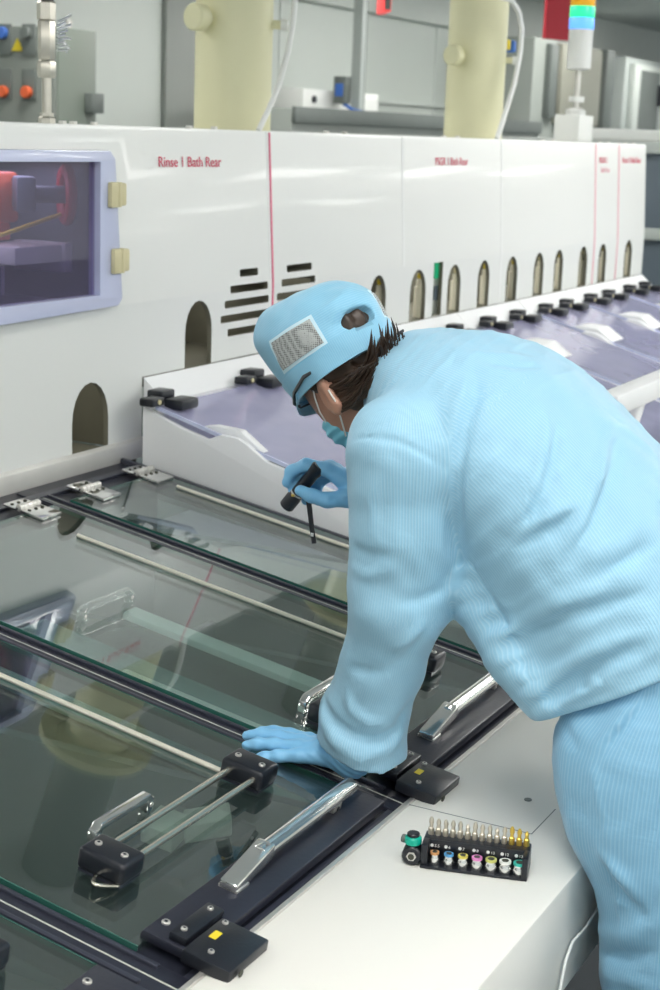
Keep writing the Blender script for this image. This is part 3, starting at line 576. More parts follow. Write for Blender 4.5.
def ecs(a, b, ea, eb, end=.03):               # elliptical segment lying in a plane X = const: e = (half width along X, half depth)
    a = A3(*a); b = A3(*b); d = b - a; L = float(np.sqrt(d @ d)); d = d / L
    sx = A3(1, 0, 0); sx = sx - d * float(sx @ d); sx /= np.sqrt(sx @ sx); nv = np.cross(d, sx)
    def f(P):
        q = P - a; s = q @ d; t = np.clip(s / L, 0, 1); e = np.maximum(np.maximum(-s, s - L), 0)
        w = ea[0] + (eb[0] - ea[0]) * t; h = ea[1] + (eb[1] - ea[1]) * t
        u = q @ sx; v = q @ nv
        k0 = np.sqrt((u / w) ** 2 + (v / h) ** 2 + (e / end) ** 2)
        k1 = np.sqrt((u / w ** 2) ** 2 + (v / h ** 2) ** 2 + (e / end ** 2) ** 2) + 1e-9
        return k0 * (k0 - 1) / k1
    m = max(ea[0], ea[1], eb[0], eb[1]) + end
    f.bb = (np.minimum(a, b) - m, np.maximum(a, b) + m)
    return f
def eloft(nodes, end=.03): return [ecs(nodes[i][0], nodes[i+1][0], nodes[i][1], nodes[i+1][1], end) for i in range(len(nodes) - 1)]
def spline_nodes(nodes, m=4):
    A = [np.array(list(c) + list(e), float) for c, e in nodes]; A = [2*A[0]-A[1]] + A + [2*A[-1]-A[-2]]; out = []
    for i in range(1, len(A) - 2):
        for j in range(m):
            t = j/m; p0, p1, p2, p3 = A[i-1:i+3]
            out.append(.5*((2*p1) + (-p0+p2)*t + (2*p0-5*p1+4*p2-p3)*t*t + (-p0+3*p1-3*p2+p3)*t**3))
    out.append(A[-2]); return [(tuple(q[:3]), tuple(q[3:])) for q in out]
def sloft(nodes, m=5, end=.03):
    fs = eloft(spline_nodes(nodes, m), end)
    def f(P):
        r = fs[0](P)
        for g in fs[1:]: r = smin(r, g(P), .006)
        return r
    f.bb = (np.min([g.bb[0] for g in fs], 0), np.max([g.bb[1] for g in fs], 0)); return f
def smin(a, b, k):
    h = np.maximum(k - np.abs(a - b), 0) / k
    return np.minimum(a, b) - h * h * k * .25
def poly_dist(P, pts):
    """distance to a polyline and how far along it (0..1)"""
    best = np.full(P.shape[:-1], 9., np.float32); at = np.zeros(P.shape[:-1], np.float32); L = [float(np.linalg.norm(np.subtract(b, a))) for a, b in zip(pts[:-1], pts[1:])]; T = sum(L); s = 0.
    for a, b, l in zip(pts[:-1], pts[1:], L):
        a = A3(*a); d = A3(*b) - a; t = np.clip(((P - a) @ d) / (float(d @ d) + 1e-12), 0, 1)
        q = P - a - t[..., None] * d; r = (q * q).sum(-1); m = r < best; best[m] = r[m]; at[m] = (s + t[m] * l) / T; s += l
    return np.sqrt(best), at
class Sdf:
    """prims: list of (function, k).  cuts: half spaces (point, normal) removed on the normal side; folds: (points, width, height)"""
    def __init__(self): self.p = []; self.cuts = []; self.folds = []; self.subs = []; self.post = []
    def add(self, fs, k=.02):
        for f in (fs if isinstance(fs, list) else [fs]): self.p.append((f, k))
        return self
    def sub(self, f, k=.006): self.subs.append((f, k)); return self
    def cut(self, p, n): self.cuts.append((A3(*p), A3(*n) / np.linalg.norm(n))); return self
    def fold(self, pts, w, h): self.folds.append((pts, w, h)); return self
    def box(self, pad=.02):
        lo = np.min([f.bb[0] for f, k in self.p], 0) - pad; hi = np.max([f.bb[1] for f, k in self.p], 0) + pad
        return lo, hi
    def finish(self, P, F):
        for pts, w, h in self.folds:
            pp = np.array(pts, dtype=np.float32); lo = pp.min(0) - 3 * w; hi = pp.max(0) + 3 * w
            m = ((P > lo) & (P < hi)).all(-1) & (np.abs(F) < .06)
            if m.any(): d, t = poly_dist(P[m], pts); F[m] = F[m] - h * np.sin(PI_ * (.04 + .92 * t)) ** .7 * np.exp(-(d / w) ** 2)
        for g in self.post: F = g(P, F)
        for f, k in self.subs: F = -smin(-F, f(P), k)
        for p, n in self.cuts: F = np.maximum(F, (P - p) @ n)
        return F
    def at(self, P):
        P = np.asarray(P, dtype=np.float32); F = np.full(P.shape[:-1], .2, np.float32)
        for f, k in self.p: F = smin(F, f(P), k)
        return self.finish(P, F)
    def grid(self, h, lo=None, hi=None):
        l2, h2 = self.box(); lo = l2 if lo is None else np.array(lo, dtype=np.float32); hi = h2 if hi is None else np.array(hi, dtype=np.float32)
        n = np.ceil((hi - lo) / h).astype(int) + 1
        F = np.full(n, .2, np.float32)
        ax = [lo[i] + h * np.arange(n[i], dtype=np.float32) for i in range(3)]
        def slab(i0, i1): return np.stack(np.meshgrid(ax[0][i0[0]:i1[0]], ax[1][i0[1]:i1[1]], ax[2][i0[2]:i1[2]], indexing='ij'), -1)
        for f, k in self.p:
            i0 = np.clip(((f.bb[0] - .06 - lo) / h).astype(int), 0, n); i1 = np.clip(((f.bb[1] + .06 - lo) / h).astype(int) + 2, 0, n)
            if (i1 <= i0).any(): continue
            s = (slice(i0[0], i1[0]), slice(i0[1], i1[1]), slice(i0[2], i1[2]))
            F[s] = smin(F[s], f(slab(i0, i1)), k)
        for i in range(0, n[0], 16):                      # finishing touches, slab by slab, near the surface only
            j = min(n[0], i + 16); P = slab((i, 0, 0), (j, n[1], n[2])).reshape(-1, 3); f = F[i:j].reshape(-1)
            m = np.abs(f) < .07
            if m.any(): f[m] = self.finish(P[m], f[m].copy()); F[i:j] = f.reshape(F[i:j].shape)
            if self.cuts:
                far = (~m) & (f < 0)
                if far.any():
                    for p, nn in self.cuts: f[far] = np.maximum(f[far], (P[far] - p) @ nn)
                    F[i:j] = f.reshape(F[i:j].shape)
        F[0] = F[-1] = .2; F[:, 0] = F[:, -1] = .2; F[:, :, 0] = F[:, :, -1] = .2
        return F, lo, h
def surface_nets(F, lo, h):
    S = F < 0; n = np.array(F.shape)
    c = [S[i:n[0]-1+i, j:n[1]-1+j, k:n[2]-1+k] for i in (0, 1) for j in (0, 1) for k in (0, 1)]
    tot = sum(x.astype(np.int8) for x in c); act = (tot > 0) & (tot < 8)
    idx = np.argwhere(act); ids = np.full(act.shape, -1, np.int32); ids[act] = np.arange(len(idx))
    acc = np.zeros((len(idx), 3), np.float32); cnt = np.zeros(len(idx), np.float32)
    C = [(i, j, k) for i in (0, 1) for j in (0, 1) for k in (0, 1)]
    V = [F[idx[:, 0]+i, idx[:, 1]+j, idx[:, 2]+k] for i, j, k in C]
    for a in range(8):
        for b in range(a + 1, 8):
            if sum(abs(C[a][q] - C[b][q]) for q in range(3)) != 1: continue
            m = (V[a] < 0) != (V[b] < 0); t = V[a][m] / (V[a][m] - V[b][m] + 1e-12)
            acc[m] += np.array(C[a], np.float32) + t[:, None] * (np.array(C[b], np.float32) - np.array(C[a], np.float32)); cnt[m] += 1
    verts = lo + h * (idx + acc / np.maximum(cnt, 1)[:, None])
    quads = []
    for ax_ in range(3):
        sl0 = [slice(0, n[i]) for i in range(3)]; sl1 = list(sl0); sl0[ax_] = slice(0, n[ax_] - 1); sl1[ax_] = slice(1, n[ax_])
        a, b = S[tuple(sl0)], S[tuple(sl1)]; e = np.argwhere(a != b)
        o = [i for i in range(3) if i != ax_]; e = e[(e[:, o[0]] > 0) & (e[:, o[1]] > 0) & (e[:, o[0]] < n[o[0]] - 1) & (e[:, o[1]] < n[o[1]] - 1)]
        q = []
        for d0, d1 in ((-1, -1), (0, -1), (0, 0), (-1, 0)):
            g = e.copy(); g[:, o[0]] += d0; g[:, o[1]] += d1; q.append(ids[g[:, 0], g[:, 1], g[:, 2]])
        q = np.stack(q, 1); ins = a[e[:, 0], e[:, 1], e[:, 2]]
        flip = ins if ax_ != 1 else ~ins
        q[~flip] = q[~flip][:, ::-1]; quads.append(q)
    return verts, np.concatenate(quads)

# ---------------------------------------------------------------- the worker's body and clothes
JACKET_FOLDS = [
    ([(2.067, 0.833, 1.530), (2.034, 0.815, 1.504), (2.003, 0.817, 1.466), (1.984, 0.815, 1.407), (2.004, 0.820, 1.332), (2.016, 0.830, 1.277)], 0.0085, -0.019),
    ([(2.064, 0.844, 1.530), (2.022, 0.830, 1.497), (1.990, 0.831, 1.446)], 0.0144, 0.0058),
    ([(1.970, 0.971, 1.431), (1.952, 0.927, 1.444), (1.954, 0.890, 1.441), (1.967, 0.858, 1.426), (1.981, 0.833, 1.408), (1.985, 0.816, 1.390)], 0.0036, -0.005075),
    ([(2.065, 0.718, 1.476), (2.037, 0.711, 1.444), (2.005, 0.709, 1.399), (1.989, 0.723, 1.356), (1.989, 0.739, 1.332)], 0.0072, 0.0087),
    ([(2.071, 0.706, 1.469), (2.039, 0.698, 1.433), (2.007, 0.695, 1.391), (1.992, 0.710, 1.350)], 0.0081, -0.0087),
    ([(2.173, 0.662, 1.467), (2.126, 0.654, 1.446), (2.058, 0.640, 1.403), (2.025, 0.643, 1.366), (1.999, 0.659, 1.321), (1.990, 0.677, 1.300)], 0.0081, 0.007975),
    ([(2.138, 0.640, 1.439), (2.069, 0.626, 1.396), (2.027, 0.629, 1.355), (2.001, 0.647, 1.316)], 0.009, -0.0087),
    ([(1.990, 0.729, 1.327), (1.993, 0.696, 1.352), (2.010, 0.668, 1.369), (2.039, 0.643, 1.381)], 0.0072, 0.0087),
    ([(1.989, 0.720, 1.310), (1.994, 0.688, 1.334), (2.010, 0.657, 1.354)], 0.0081, -0.00725),
    ([(2.011, 0.707, 1.089), (2.010, 0.672, 1.128), (1.996, 0.621, 1.175), (2.000, 0.578, 1.202), (2.015, 0.540, 1.216)], 0.009, 0.01015),
    ([(2.007, 0.676, 1.096), (2.006, 0.635, 1.133), (1.997, 0.593, 1.170), (2.008, 0.549, 1.192)], 0.0081, -0.01015),
    ([(2.006, 0.647, 1.099), (1.998, 0.598, 1.137), (2.004, 0.546, 1.168)], 0.0072, 0.0087),
    ([(2.019, 0.752, 1.166), (2.016, 0.716, 1.202), (1.990, 0.659, 1.247), (2.002, 0.609, 1.266), (2.046, 0.555, 1.292)], 0.0117, 0.0087),
    ([(2.008, 0.739, 1.149), (2.013, 0.699, 1.189), (1.991, 0.644, 1.228), (2.004, 0.594, 1.247), (2.037, 0.544, 1.269)], 0.0099, -0.0087),
    ([(2.025, 0.806, 1.272), (2.028, 0.781, 1.232), (2.026, 0.749, 1.194), (2.016, 0.721, 1.158), (2.006, 0.700, 1.121)], 0.0045, -0.00435),
    ([(2.003, 0.626, 1.305), (2.034, 0.595, 1.324), (2.091, 0.566, 1.351)], 0.0108, 0.00725),
    ([(2.006, 0.611, 1.286), (2.033, 0.580, 1.305), (2.072, 0.555, 1.329)], 0.009, -0.00725),
    ([(2.109, 0.845, 1.553), (2.122, 0.809, 1.549), (2.165, 0.780, 1.545)], 0.0072, 0.00435),
    ([(2.092, 0.827, 1.542), (2.110, 0.789, 1.538), (2.144, 0.764, 1.537)], 0.0072, -0.00435),
    ([(2.147, 0.671, 1.469), (2.182, 0.637, 1.447), (2.207, 0.605, 1.418)], 0.0108, 0.0058),
    ([(2.054, 1.045, 1.008), (2.026, 1.013, 0.988), (2.024, 0.978, 0.972), (2.046, 0.945, 0.965), (2.067, 0.923, 0.981), (2.077, 0.913, 1.019)], 0.009, -0.0145),
    ([(2.044, 1.043, 0.987), (2.026, 1.009, 0.956), (2.033, 0.967, 0.939), (2.062, 0.935, 0.948), (2.079, 0.921, 0.969)], 0.0108, 0.0116),
    ([(2.025, 0.992, 1.043), (2.024, 0.980, 1.014), (2.030, 0.955, 0.998), (2.047, 0.931, 0.998)], 0.009, 0.0087),
    ([(2.014, 0.981, 1.082), (2.007, 0.945, 1.085)], 0.0081, -0.00725),
    ([(2.004, 0.870, 1.148), (2.018, 0.895, 1.110), (2.012, 0.923, 1.088), (2.008, 0.948, 1.078)], 0.009, -0.00725),
    ([(2.003, 0.860, 1.177), (1.994, 0.878, 1.150), (1.995, 0.909, 1.129)], 0.009, 0.0058),
    ([(1.978, 0.968, 1.275), (1.961, 0.931, 1.272), (1.960, 0.897, 1.278)], 0.009, -0.0058),
    ([(1.993, 0.977, 1.243), (1.970, 0.934, 1.243), (1.967, 0.893, 1.257)], 0.009, 0.0058),
    ([(2.027, 0.833, 1.245), (2.017, 0.846, 1.223), (1.994, 0.866, 1.211), (1.977, 0.889, 1.208)], 0.009, -0.00725),
    ([(1.947, 0.915, 1.400), (1.955, 0.929, 1.354), (1.954, 0.930, 1.312)], 0.0108, 0.005075),
    ([(1.958, 0.874, 1.390), (1.961, 0.882, 1.346), (1.959, 0.882, 1.303)], 0.0108, -0.00435),
    ([(2.009, 0.698, 1.088), (2.008, 0.667, 1.100), (2.004, 0.633, 1.120), (1.997, 0.570, 1.153), (2.012, 0.525, 1.175)], 0.0055, -0.005),
    ([(2.005, 0.675, 1.111), (2.006, 0.670, 1.093)], 0.0035, -0.0055),
    ([(2.008, 0.663, 1.116), (2.007, 0.658, 1.099)], 0.0035, 0.004),
    ([(2.007, 0.651, 1.123), (2.006, 0.645, 1.106)], 0.0035, -0.0055),
    ([(2.006, 0.638, 1.130), (2.004, 0.632, 1.113)], 0.0035, 0.004),
    ([(2.004, 0.625, 1.136), (2.004, 0.619, 1.119)], 0.0035, -0.0055),
    ([(2.001, 0.611, 1.144), (2.001, 0.606, 1.126)], 0.0035, 0.004),
    ([(1.997, 0.598, 1.151), (1.998, 0.593, 1.133)], 0.0035, -0.0055),
]
TROUSER_FOLDS = [
    ([(1.961, 0.567, 0.900), (1.966, 0.556, 0.875), (1.968, 0.535, 0.853), (1.968, 0.505, 0.831)], 0.0081, -0.0145),
    ([(1.963, 0.580, 0.913), (1.960, 0.549, 0.890), (1.964, 0.509, 0.858)], 0.0126, 0.0087),
    ([(2.035, 0.581, 0.762), (1.985, 0.531, 0.790), (1.967, 0.483, 0.828)], 0.0108, 0.0116),
    ([(2.028, 0.577, 0.732), (1.985, 0.522, 0.761), (1.974, 0.482, 0.788)], 0.009, -0.01015),
    ([(2.009, 0.563, 0.710), (1.982, 0.518, 0.728), (1.972, 0.477, 0.738)], 0.0108, 0.0087),
    ([(2.026, 0.656, 1.062), (2.004, 0.639, 1.053), (1.991, 0.625, 1.042)], 0.0054, -0.00725),
    ([(2.010, 0.533, 1.124), (1.993, 0.551, 1.094), (1.972, 0.577, 1.053), (1.971, 0.586, 1.033)], 0.0063, -0.00725),
    ([(2.008, 0.544, 1.122), (1.993, 0.562, 1.095), (1.978, 0.588, 1.059)], 0.0081, 0.0058),
    ([(1.977, 0.598, 1.042), (1.965, 0.582, 1.000), (1.961, 0.570, 0.961), (1.956, 0.559, 0.924)], 0.0036, 0.00435),
    ([(1.960, 0.561, 0.898), (1.963, 0.550, 0.877), (1.979, 0.542, 0.828), (1.989, 0.534, 0.751)], 0.0036, 0.00435),
]
CAP_FOLDS = [
    ([(2.196, 1.096, 1.625), (2.149, 1.085, 1.611), (2.129, 1.095, 1.597), (2.115, 1.114, 1.577)], 0.006, 0.004),
    ([(2.178, 1.066, 1.613), (2.148, 1.068, 1.597), (2.128, 1.076, 1.580), (2.118, 1.081, 1.555)], 0.009, -0.005),
    ([(2.177, 1.121, 1.624), (2.142, 1.116, 1.609), (2.128, 1.115, 1.598)], 0.012, -0.004),
    ([(2.148, 1.173, 1.598), (2.126, 1.174, 1.572), (2.130, 1.196, 1.544)], 0.014, -0.003),
    ([(2.147, 1.079, 1.605), (2.129, 1.081, 1.589), (2.122, 1.083, 1.570)], 0.01, 0.003),
]
HC = A3(2.2, 1.098, 1.50); HY = math.radians(32); HF0 = A3(0, .8131, -.5821); HU = A3(0, .5821, .8131)
HF = A3(math.sin(HY), 0, 0) + HF0*math.cos(HY); HX = A3(math.cos(HY), 0, 0) - HF0*math.sin(HY)
HR = np.array([HX, HF, HU])                              # head axes: side, face, crown
def hp(s, f, u): return tuple(HC + HX * s + HF * f + HU * u)

L_SH, L_EL, L_WR = (2.035, .925, 1.415), (2.05, .928, 1.185), (2.106, 1.016, .904)
R_SH, R_EL, R_WR = (2.375, .95, 1.425), (2.44, .955, 1.19), (2.335, 1.109, 1.268)
TORSO = [((2.2, .54, 1.03), (.17, .13)), ((2.2, .62, 1.18), (.165, .12)), ((2.2, .75, 1.33), (.175, .115)), ((2.2, .87, 1.42), (.18, .10)), ((2.2, .965, 1.462), (.115, .07))]

def sdf_body():
    b = Sdf()
    b.add(sloft(TORSO), .05)
    b.add(chain([(2.2, .97, 1.465), (2.2, 1.06, 1.475)], [.062, .056]), .04)                                  # neck
    b.add(ellip(hp(0, .010, .012), (.073, .086, .096), HR), .02)                                              # skull
    b.add(ellip(hp(0, .022, -.050), (.060, .060, .072), HR), .03)                                            # face and jaw
    b.add(ellip(hp(0, .056, -.100), (.026, .024, .02), HR), .02)                                             # chin
    b.add(cone(hp(0, .092, -.012), hp(0, .108, -.048), .009, .014), .012)                                    # nose
    for s in (-1, 1):
        b.add(ellip(hp(s*.011, .098, -.05), (.008, .008, .007), HR), .008)
        b.add(cone(hp(s*.018, .090, .008), hp(s*.045, .078, .008), .007, .007), .012)                        # brow
        b.add(ellip(hp(s*.031, .079, -.012), (.013, .011, .010), HR), .004)                                  # eyeball under its lid
        b.add(ellip(hp(s*.071, -.024, -.036), (.009, .019, .031), HR), .006)                                 # ear
        b.sub(ellip(hp(s*.083, -.020, -.034), (.008, .011, .019), HR), .005)
        b.add(cone(hp(s*.071, -.038, -.055), hp(s*.072, -.030, -.064), .008, .007), .006)                    # ear lobe
    b.add(cone(hp(-.02, .083, -.075), hp(.02, .083, -.075), .007, .007), .006)                               # lips
    b.add(cone(hp(-.017, .081, -.086), hp(.017, .081, -.086), .007, .007), .005)
    for sh, el, wr in ((L_SH, L_EL, L_WR), (R_SH, R_EL, R_WR)):
        b.add(chain([sh, el, wr], [.054, .042, .024]), .02)
    for s, x in ((0, 2.095), (1, 2.305)):
        b.add(chain([(x, .52, .98), (x, .465, .52), (x, .44, .10)], [.098, .062, .043]), .05)
        b.add(cone((x, .43, .06), (x, .58, .045), .042, .034), .03)                                          # foot
    b.add(hand_prims(LH, 0, -.0036), .008)
    b.add(hand_prims(RH, 0, -.0036), .008)
    return b

# hands: wrist, palm (knuckles) and five digits as joint chains
LH = dict(wrist=(2.106, 1.016, 0.902), heel=(2.104, 1.039, 0.902),
          knuckles=[(2.135, 1.107, 0.902), (2.115, 1.112, 0.905), (2.095, 1.107, 0.903), (2.077, 1.096, 0.898)],
          fingers=[[(2.138, 1.144, 0.903), (2.134, 1.172, 0.903), (2.130, 1.192, 0.901)],
                   [(2.113, 1.152, 0.906), (2.108, 1.182, 0.905), (2.104, 1.203, 0.900)],
                   [(2.087, 1.144, 0.903), (2.080, 1.170, 0.901), (2.076, 1.188, 0.896)],
                   [(2.064, 1.124, 0.896), (2.056, 1.144, 0.892), (2.052, 1.158, 0.888)]],
          thumb=[(2.132, 1.049, 0.897), (2.160, 1.076, 0.891), (2.172, 1.104, 0.887), (2.176, 1.126, 0.887)], thick=.0155)
RH = dict(wrist=(2.335, 1.109, 1.268), heel=(2.330, 1.131, 1.273),
          knuckles=[(2.310, 1.181, 1.305), (2.330, 1.187, 1.303), (2.349, 1.187, 1.296), (2.365, 1.181, 1.287)],
          fingers=[[(2.303, 1.219, 1.309), (2.298, 1.243, 1.296), (2.295, 1.249, 1.276)],
                   [(2.320, 1.227, 1.300), (2.312, 1.245, 1.280), (2.303, 1.241, 1.259)],
                   [(2.340, 1.225, 1.288), (2.330, 1.237, 1.264), (2.316, 1.223, 1.246)],
                   [(2.357, 1.213, 1.278), (2.347, 1.221, 1.258), (2.334, 1.209, 1.242)]],
          thumb=[(2.312, 1.141, 1.262), (2.290, 1.169, 1.258), (2.281, 1.194, 1.264), (2.280, 1.215, 1.270)], thick=.0165)
def hand_prims(H, grow=0., dr=0.):
    out = []; T = H['thick'] + dr
    out += chain([H['wrist'], H['heel']], [.026 + dr, .021 + dr])
    for i, k in enumerate(H['knuckles']):
        base = tuple(np.array(H['heel']) * .72 + np.array(k) * .28)
        out += chain([base, k], [T + .002, T - .004 - .001 * (i == 3)])
        r = (.0097, .0100, .0096, .0086)[i] + dr
        out += chain([k] + H['fingers'][i], [r + .0022, r + .0008, r, r - .0014])
    out += chain([H['heel']] + H['thumb'], [T, T - .001, .0122 + dr, .0112 + dr, .0094 + dr])
    return out
def sdf_glove(H, cuff, folds=()):
    g = Sdf(); g.add(hand_prims(H), .007)
    w = np.array(H['wrist']); c = np.array(cuff)
    g.add(chain([H['wrist'], cuff], [.029, .033]), .02)
    d = c - np.array(H['heel']); g.cut(w + (c - w) * .9, d)
    ax = (c - w) / np.linalg.norm(c - w); wf = w.astype(np.float32); af = ax.astype(np.float32)
    g.post.append(lambda P, F: F + .0011 * np.sin(((P - wf) @ af) * 520 + P[..., 0] * 90) * np.clip(((P - wf) @ af + .035) / .03, 0, 1) + .0005 * lump(P, 130, .8))
    return g

JT = [((2.2, .52, 1.05), (.20, .18)), ((2.2, .605, 1.18), (.205, .172)), ((2.2, .722, 1.322), (.212, .149)), ((2.2, .845, 1.424), (.212, .141)), ((2.2, .945, 1.466), (.165, .110)), ((2.2, 1.015, 1.487), (.085, .076))]
JF = [((2.2, .89, 1.32), (.13, .055)), ((2.2, .835, 1.232), (.155, .058)), ((2.2, .755, 1.138), (.175, .060)), ((2.2, .69, 1.085), (.18, .06))]
LS_P = [(2.035, .915, 1.412), (2.04, .914, 1.30), (2.05, .922, 1.19), (2.075, .954, 1.085), (2.095, .992, .985), (2.10, 1.00, .90)]
LS_R = [.088, .080, .074, .062, .065, .072]
RS_P = [(2.365, .95, 1.425), (2.43, .955, 1.20), (2.345, 1.10, 1.262)]
RS_R = [.09, .068, .046]
HEM_P, HEM_N = (2.2, .60, 1.105), (0, -.50, -.866)
def lump(P, s, ph): # smooth irregular swelling of cloth
    x, y, z = P[..., 0] * s, P[..., 1] * s, P[..., 2] * s
    return np.sin(x * 1.3 + 2 * np.sin(y * .7 + ph) + z * .6) * np.sin(y * 1.1 - z * 1.6 + 1.5 * np.sin(x * .9 - ph) + ph)
def sdf_jacket():
    j = Sdf()
    j.add(sloft(JT), .05); j.add(sloft(JF), .06)
    j.add(chain(LS_P, LS_R), .014); j.add(chain(RS_P, RS_R), .03)
    for f in JACKET_FOLDS: j.fold(*f)
    j.post.append(lambda P, F: F + .0022 * lump(P, 22, .4) + .0012 * lump(P[..., ::-1], 43, 1.7))
    j.cut(HEM_P, HEM_N)
    j.cut((2.2, 1.035, 1.495), (0, .86, .5))
    j.subs.append((ellip((2.2, 1.05, 1.50), (.066, .06, .066)), .006))            # neck opening
    j.cut((2.1, 1.07, .945), (0, .30, -1))                                          # the planted sleeve ends at the wrist
    return j
TL = [((2.2, .53, 1.16), (.185, .165)), ((2.2, .525, 1.06), (.195, .168)), ((2.2, .515, .98), (.195, .155)), ((2.2, .50, .92), (.185, .12))]
def sdf_trousers():
    t = Sdf(); t.add(sloft(TL), .05)
    for x in (2.098, 2.308):
        t.add(chain([(x, .549, 1.0), (x - .001, .534, .95), (x - .003, .503, .905), (x - .004, .483, .86), (x - .004, .474, .80), (x - .004, .474, .72), (x, .47, .50), (x, .45, .28), (x, .44, .09)], [.135, .129, .122, .119, .118, .113, .098, .085, .08]), .03)
    for f in TROUSER_FOLDS: t.fold(*f)
    t.post.append(lambda P, F: F + .0025 * lump(P * np.array([1, 1, .6], np.float32), 26, 2.1) + .0012 * lump(P[..., ::-1], 51, .3))
    t.cut((2.2, .5, 1.17), (0, .3, .95)); t.cut((2.2, .45, .06), (0, 0, -1))
    return t
def sdf_cap():
    c = Sdf()
    def crown(P):                                       # local: side, face, crown axes
        q = (P - HC) @ HR.T.astype(np.float32); s, f, u = q[..., 0], q[..., 1], q[..., 2]
        t = np.clip((u + .02) / .14, 0, 1); w = .0850 + .008 * np.sin(t * 2.4); dp = .1035 + .014 * np.sin(t * 2.0)
        k = np.sqrt((s / w) ** 2 + ((f - .008 - .020 * t) / dp) ** 2); side = (k - 1) * .09
        top = u - (.135 + .024 * np.clip(f / .1, -1, 1.2) - 2.0 * s * s - .8 * f * f)
        bot = -(u + .008)
        rr = .042; a = np.maximum(side + rr, 0); b = np.maximum(top + rr, 0)
        d = np.where((side + rr > 0) & (top + rr > 0), np.sqrt(a * a + b * b) - rr, np.maximum(side, top))
        return np.maximum(d, bot)
    crown.bb = (HC - .17, HC + .17); c.add(crown, .002)
    for f in CAP_FOLDS: c.fold(*f)
    c.post.append(lambda P, F: F + .0012 * lump(P, 48, .9))
    c.sub(ellip(hp(.002, -.112, .042), (.033, .055, .019), HR), .003)             # open arch at the back where the hair shows
    c.sub(ellip(hp(0, .010, -.01), (.0765, .0885, .075), HR), .002)
    return c
# ---------------------------------------------------------------- the worker
PO = Vector((2.2, .5, 0))
who = thing('person', 'person in light blue clean room suit bending over the glass lids with a flashlight', 'person', PO)
def sdf_mesh(name, sdf, h, m, parent, stripe=None, relax=0):
    F, lo, hh = sdf.grid(h); v, q = surface_nets(F, lo, hh)
    me = bpy.data.meshes.new(name); me.vertices.add(len(v)); me.vertices.foreach_set('co', (v - np.array(PO, dtype=np.float32)).astype(np.float32).ravel())
    me.loops.add(q.size); me.loops.foreach_set('vertex_index', q.astype(np.int32).ravel()); me.polygons.add(len(q)); me.polygons.foreach_set('loop_start', np.arange(0, q.size, 4, dtype=np.int32))
    me.update(calc_edges=True); me.validate()
    if stripe is not None:
        a = me.attributes.new('stripe', 'FLOAT', 'POINT'); a.data.foreach_set('value', stripe(v).astype(np.float32))
    me.materials.append(m); me.shade_smooth()
    o = bpy.data.objects.new(name, me); COL.objects.link(o); o.parent = parent
    return o
skin = mat('skin', (.50, .26, .18), .45, var=.12, scale=30, bump=.15, bscale=300, trans=.08)
fab = cloth('blue_suit_fabric', (.305, .56, .73), (.385, .62, .77), .0044)
fab2 = cloth('blue_trouser_fabric', (.215, .455, .65), (.30, .53, .70), .0048)
capm = cloth('blue_cap_fabric', (.24, .52, .71), (.30, .57, .74), .0036)
glm = mat('blue_nitrile', (.26, .60, .91), .38, var=.05, scale=30, bump=.25, bscale=90, trans=.06)
hairm = mat('dark_brown_hair', (.045, .026, .016), .45, var=.6, scale=60)
def chain_dist(v, pts, rs):
    b = np.full(len(v), 9., np.float32); ang = np.zeros(len(v), np.float32)
    for i in range(len(pts)-1):
        a = A3(*pts[i]); c = A3(*pts[i+1]); d = c - a; t = np.clip(((v-a) @ d)/(d @ d), 0, 1); q = v - a - t[:, None]*d
        r = np.sqrt((q*q).sum(1)) - (rs[i] + (rs[i+1]-rs[i])*t); dn = d/np.linalg.norm(d)
        e1 = A3(1, 0, 0) - dn*dn[0]; e1 /= np.linalg.norm(e1); e2 = np.cross(dn, e1); an = np.arctan2(q @ e2, q @ e1)
        m = r < b; b[m] = r[m]; ang[m] = an[m]
    return b, ang
def jacket_stripe(v):
    dl, al = chain_dist(v, LS_P, LS_R); dr, ar = chain_dist(v, RS_P, RS_R)
    pts = np.array([n[0] for n in JT], np.float32); sd = np.full(len(v), 9., np.float32); sv = np.zeros(len(v), np.float32)
    for a, c in zip(pts[:-1], pts[1:]):
        d = c - a; t = np.clip(((v-a) @ d)/(d @ d), 0, 1); q = v - a - t[:, None]*d; q[:, 0] = 0; r = np.sqrt((q*q).sum(1)); dn = d/np.linalg.norm(d); n = np.cross(A3(1, 0, 0), dn)
        m = r < sd; sd[m] = r[m]; sv[m] = (q @ n)[m]
    tor = np.arctan2(v[:, 0]-2.2, sv)*.19
    F = np.full(len(v), 9., np.float32)
    for f in eloft(JT) + eloft(JF): F = np.minimum(F, f(v))
    out = tor; m = dl < F + .012; out[m] = (al*.085)[m]; m = dr < F + .01; out[m] = (ar*.07)[m]
    return out
def leg_stripe(v):
    x = np.where(v[:, 0] < 2.2, 2.098, 2.308); return np.arctan2(v[:, 1]-.49, v[:, 0]-x)*.13
sdf_mesh('body', sdf_body(), .0042, skin, who)
sj = sdf_jacket()
jk = sdf_mesh('jacket', sj, .0042, fab, who, jacket_stripe)
sdf_mesh('trousers', sdf_trousers(), .0055, fab2, who, leg_stripe)
sdf_mesh('glove', sdf_glove(LH, (2.102, .99, .945)), .0019, glm, who)
sdf_mesh('glove', sdf_glove(RH, (2.342, 1.085, 1.262)), .0019, glm, who)
for x in (2.094, 2.306):
    s = Sdf(); s.add(chain([(x, .43, .30), (x, .435, .12), (x, .44, .065)], [.062, .056, .052]), .02); s.add(chain([(x, .44, .055), (x, .55, .05), (x, .60, .045)], [.052, .047, .04]), .03); s.cut((x, .5, .004), (0, 0, -1)); s.cut((x, .43, .30), (0, 0, 1))
    sdf_mesh('boot', s, .006, M['white'], who)
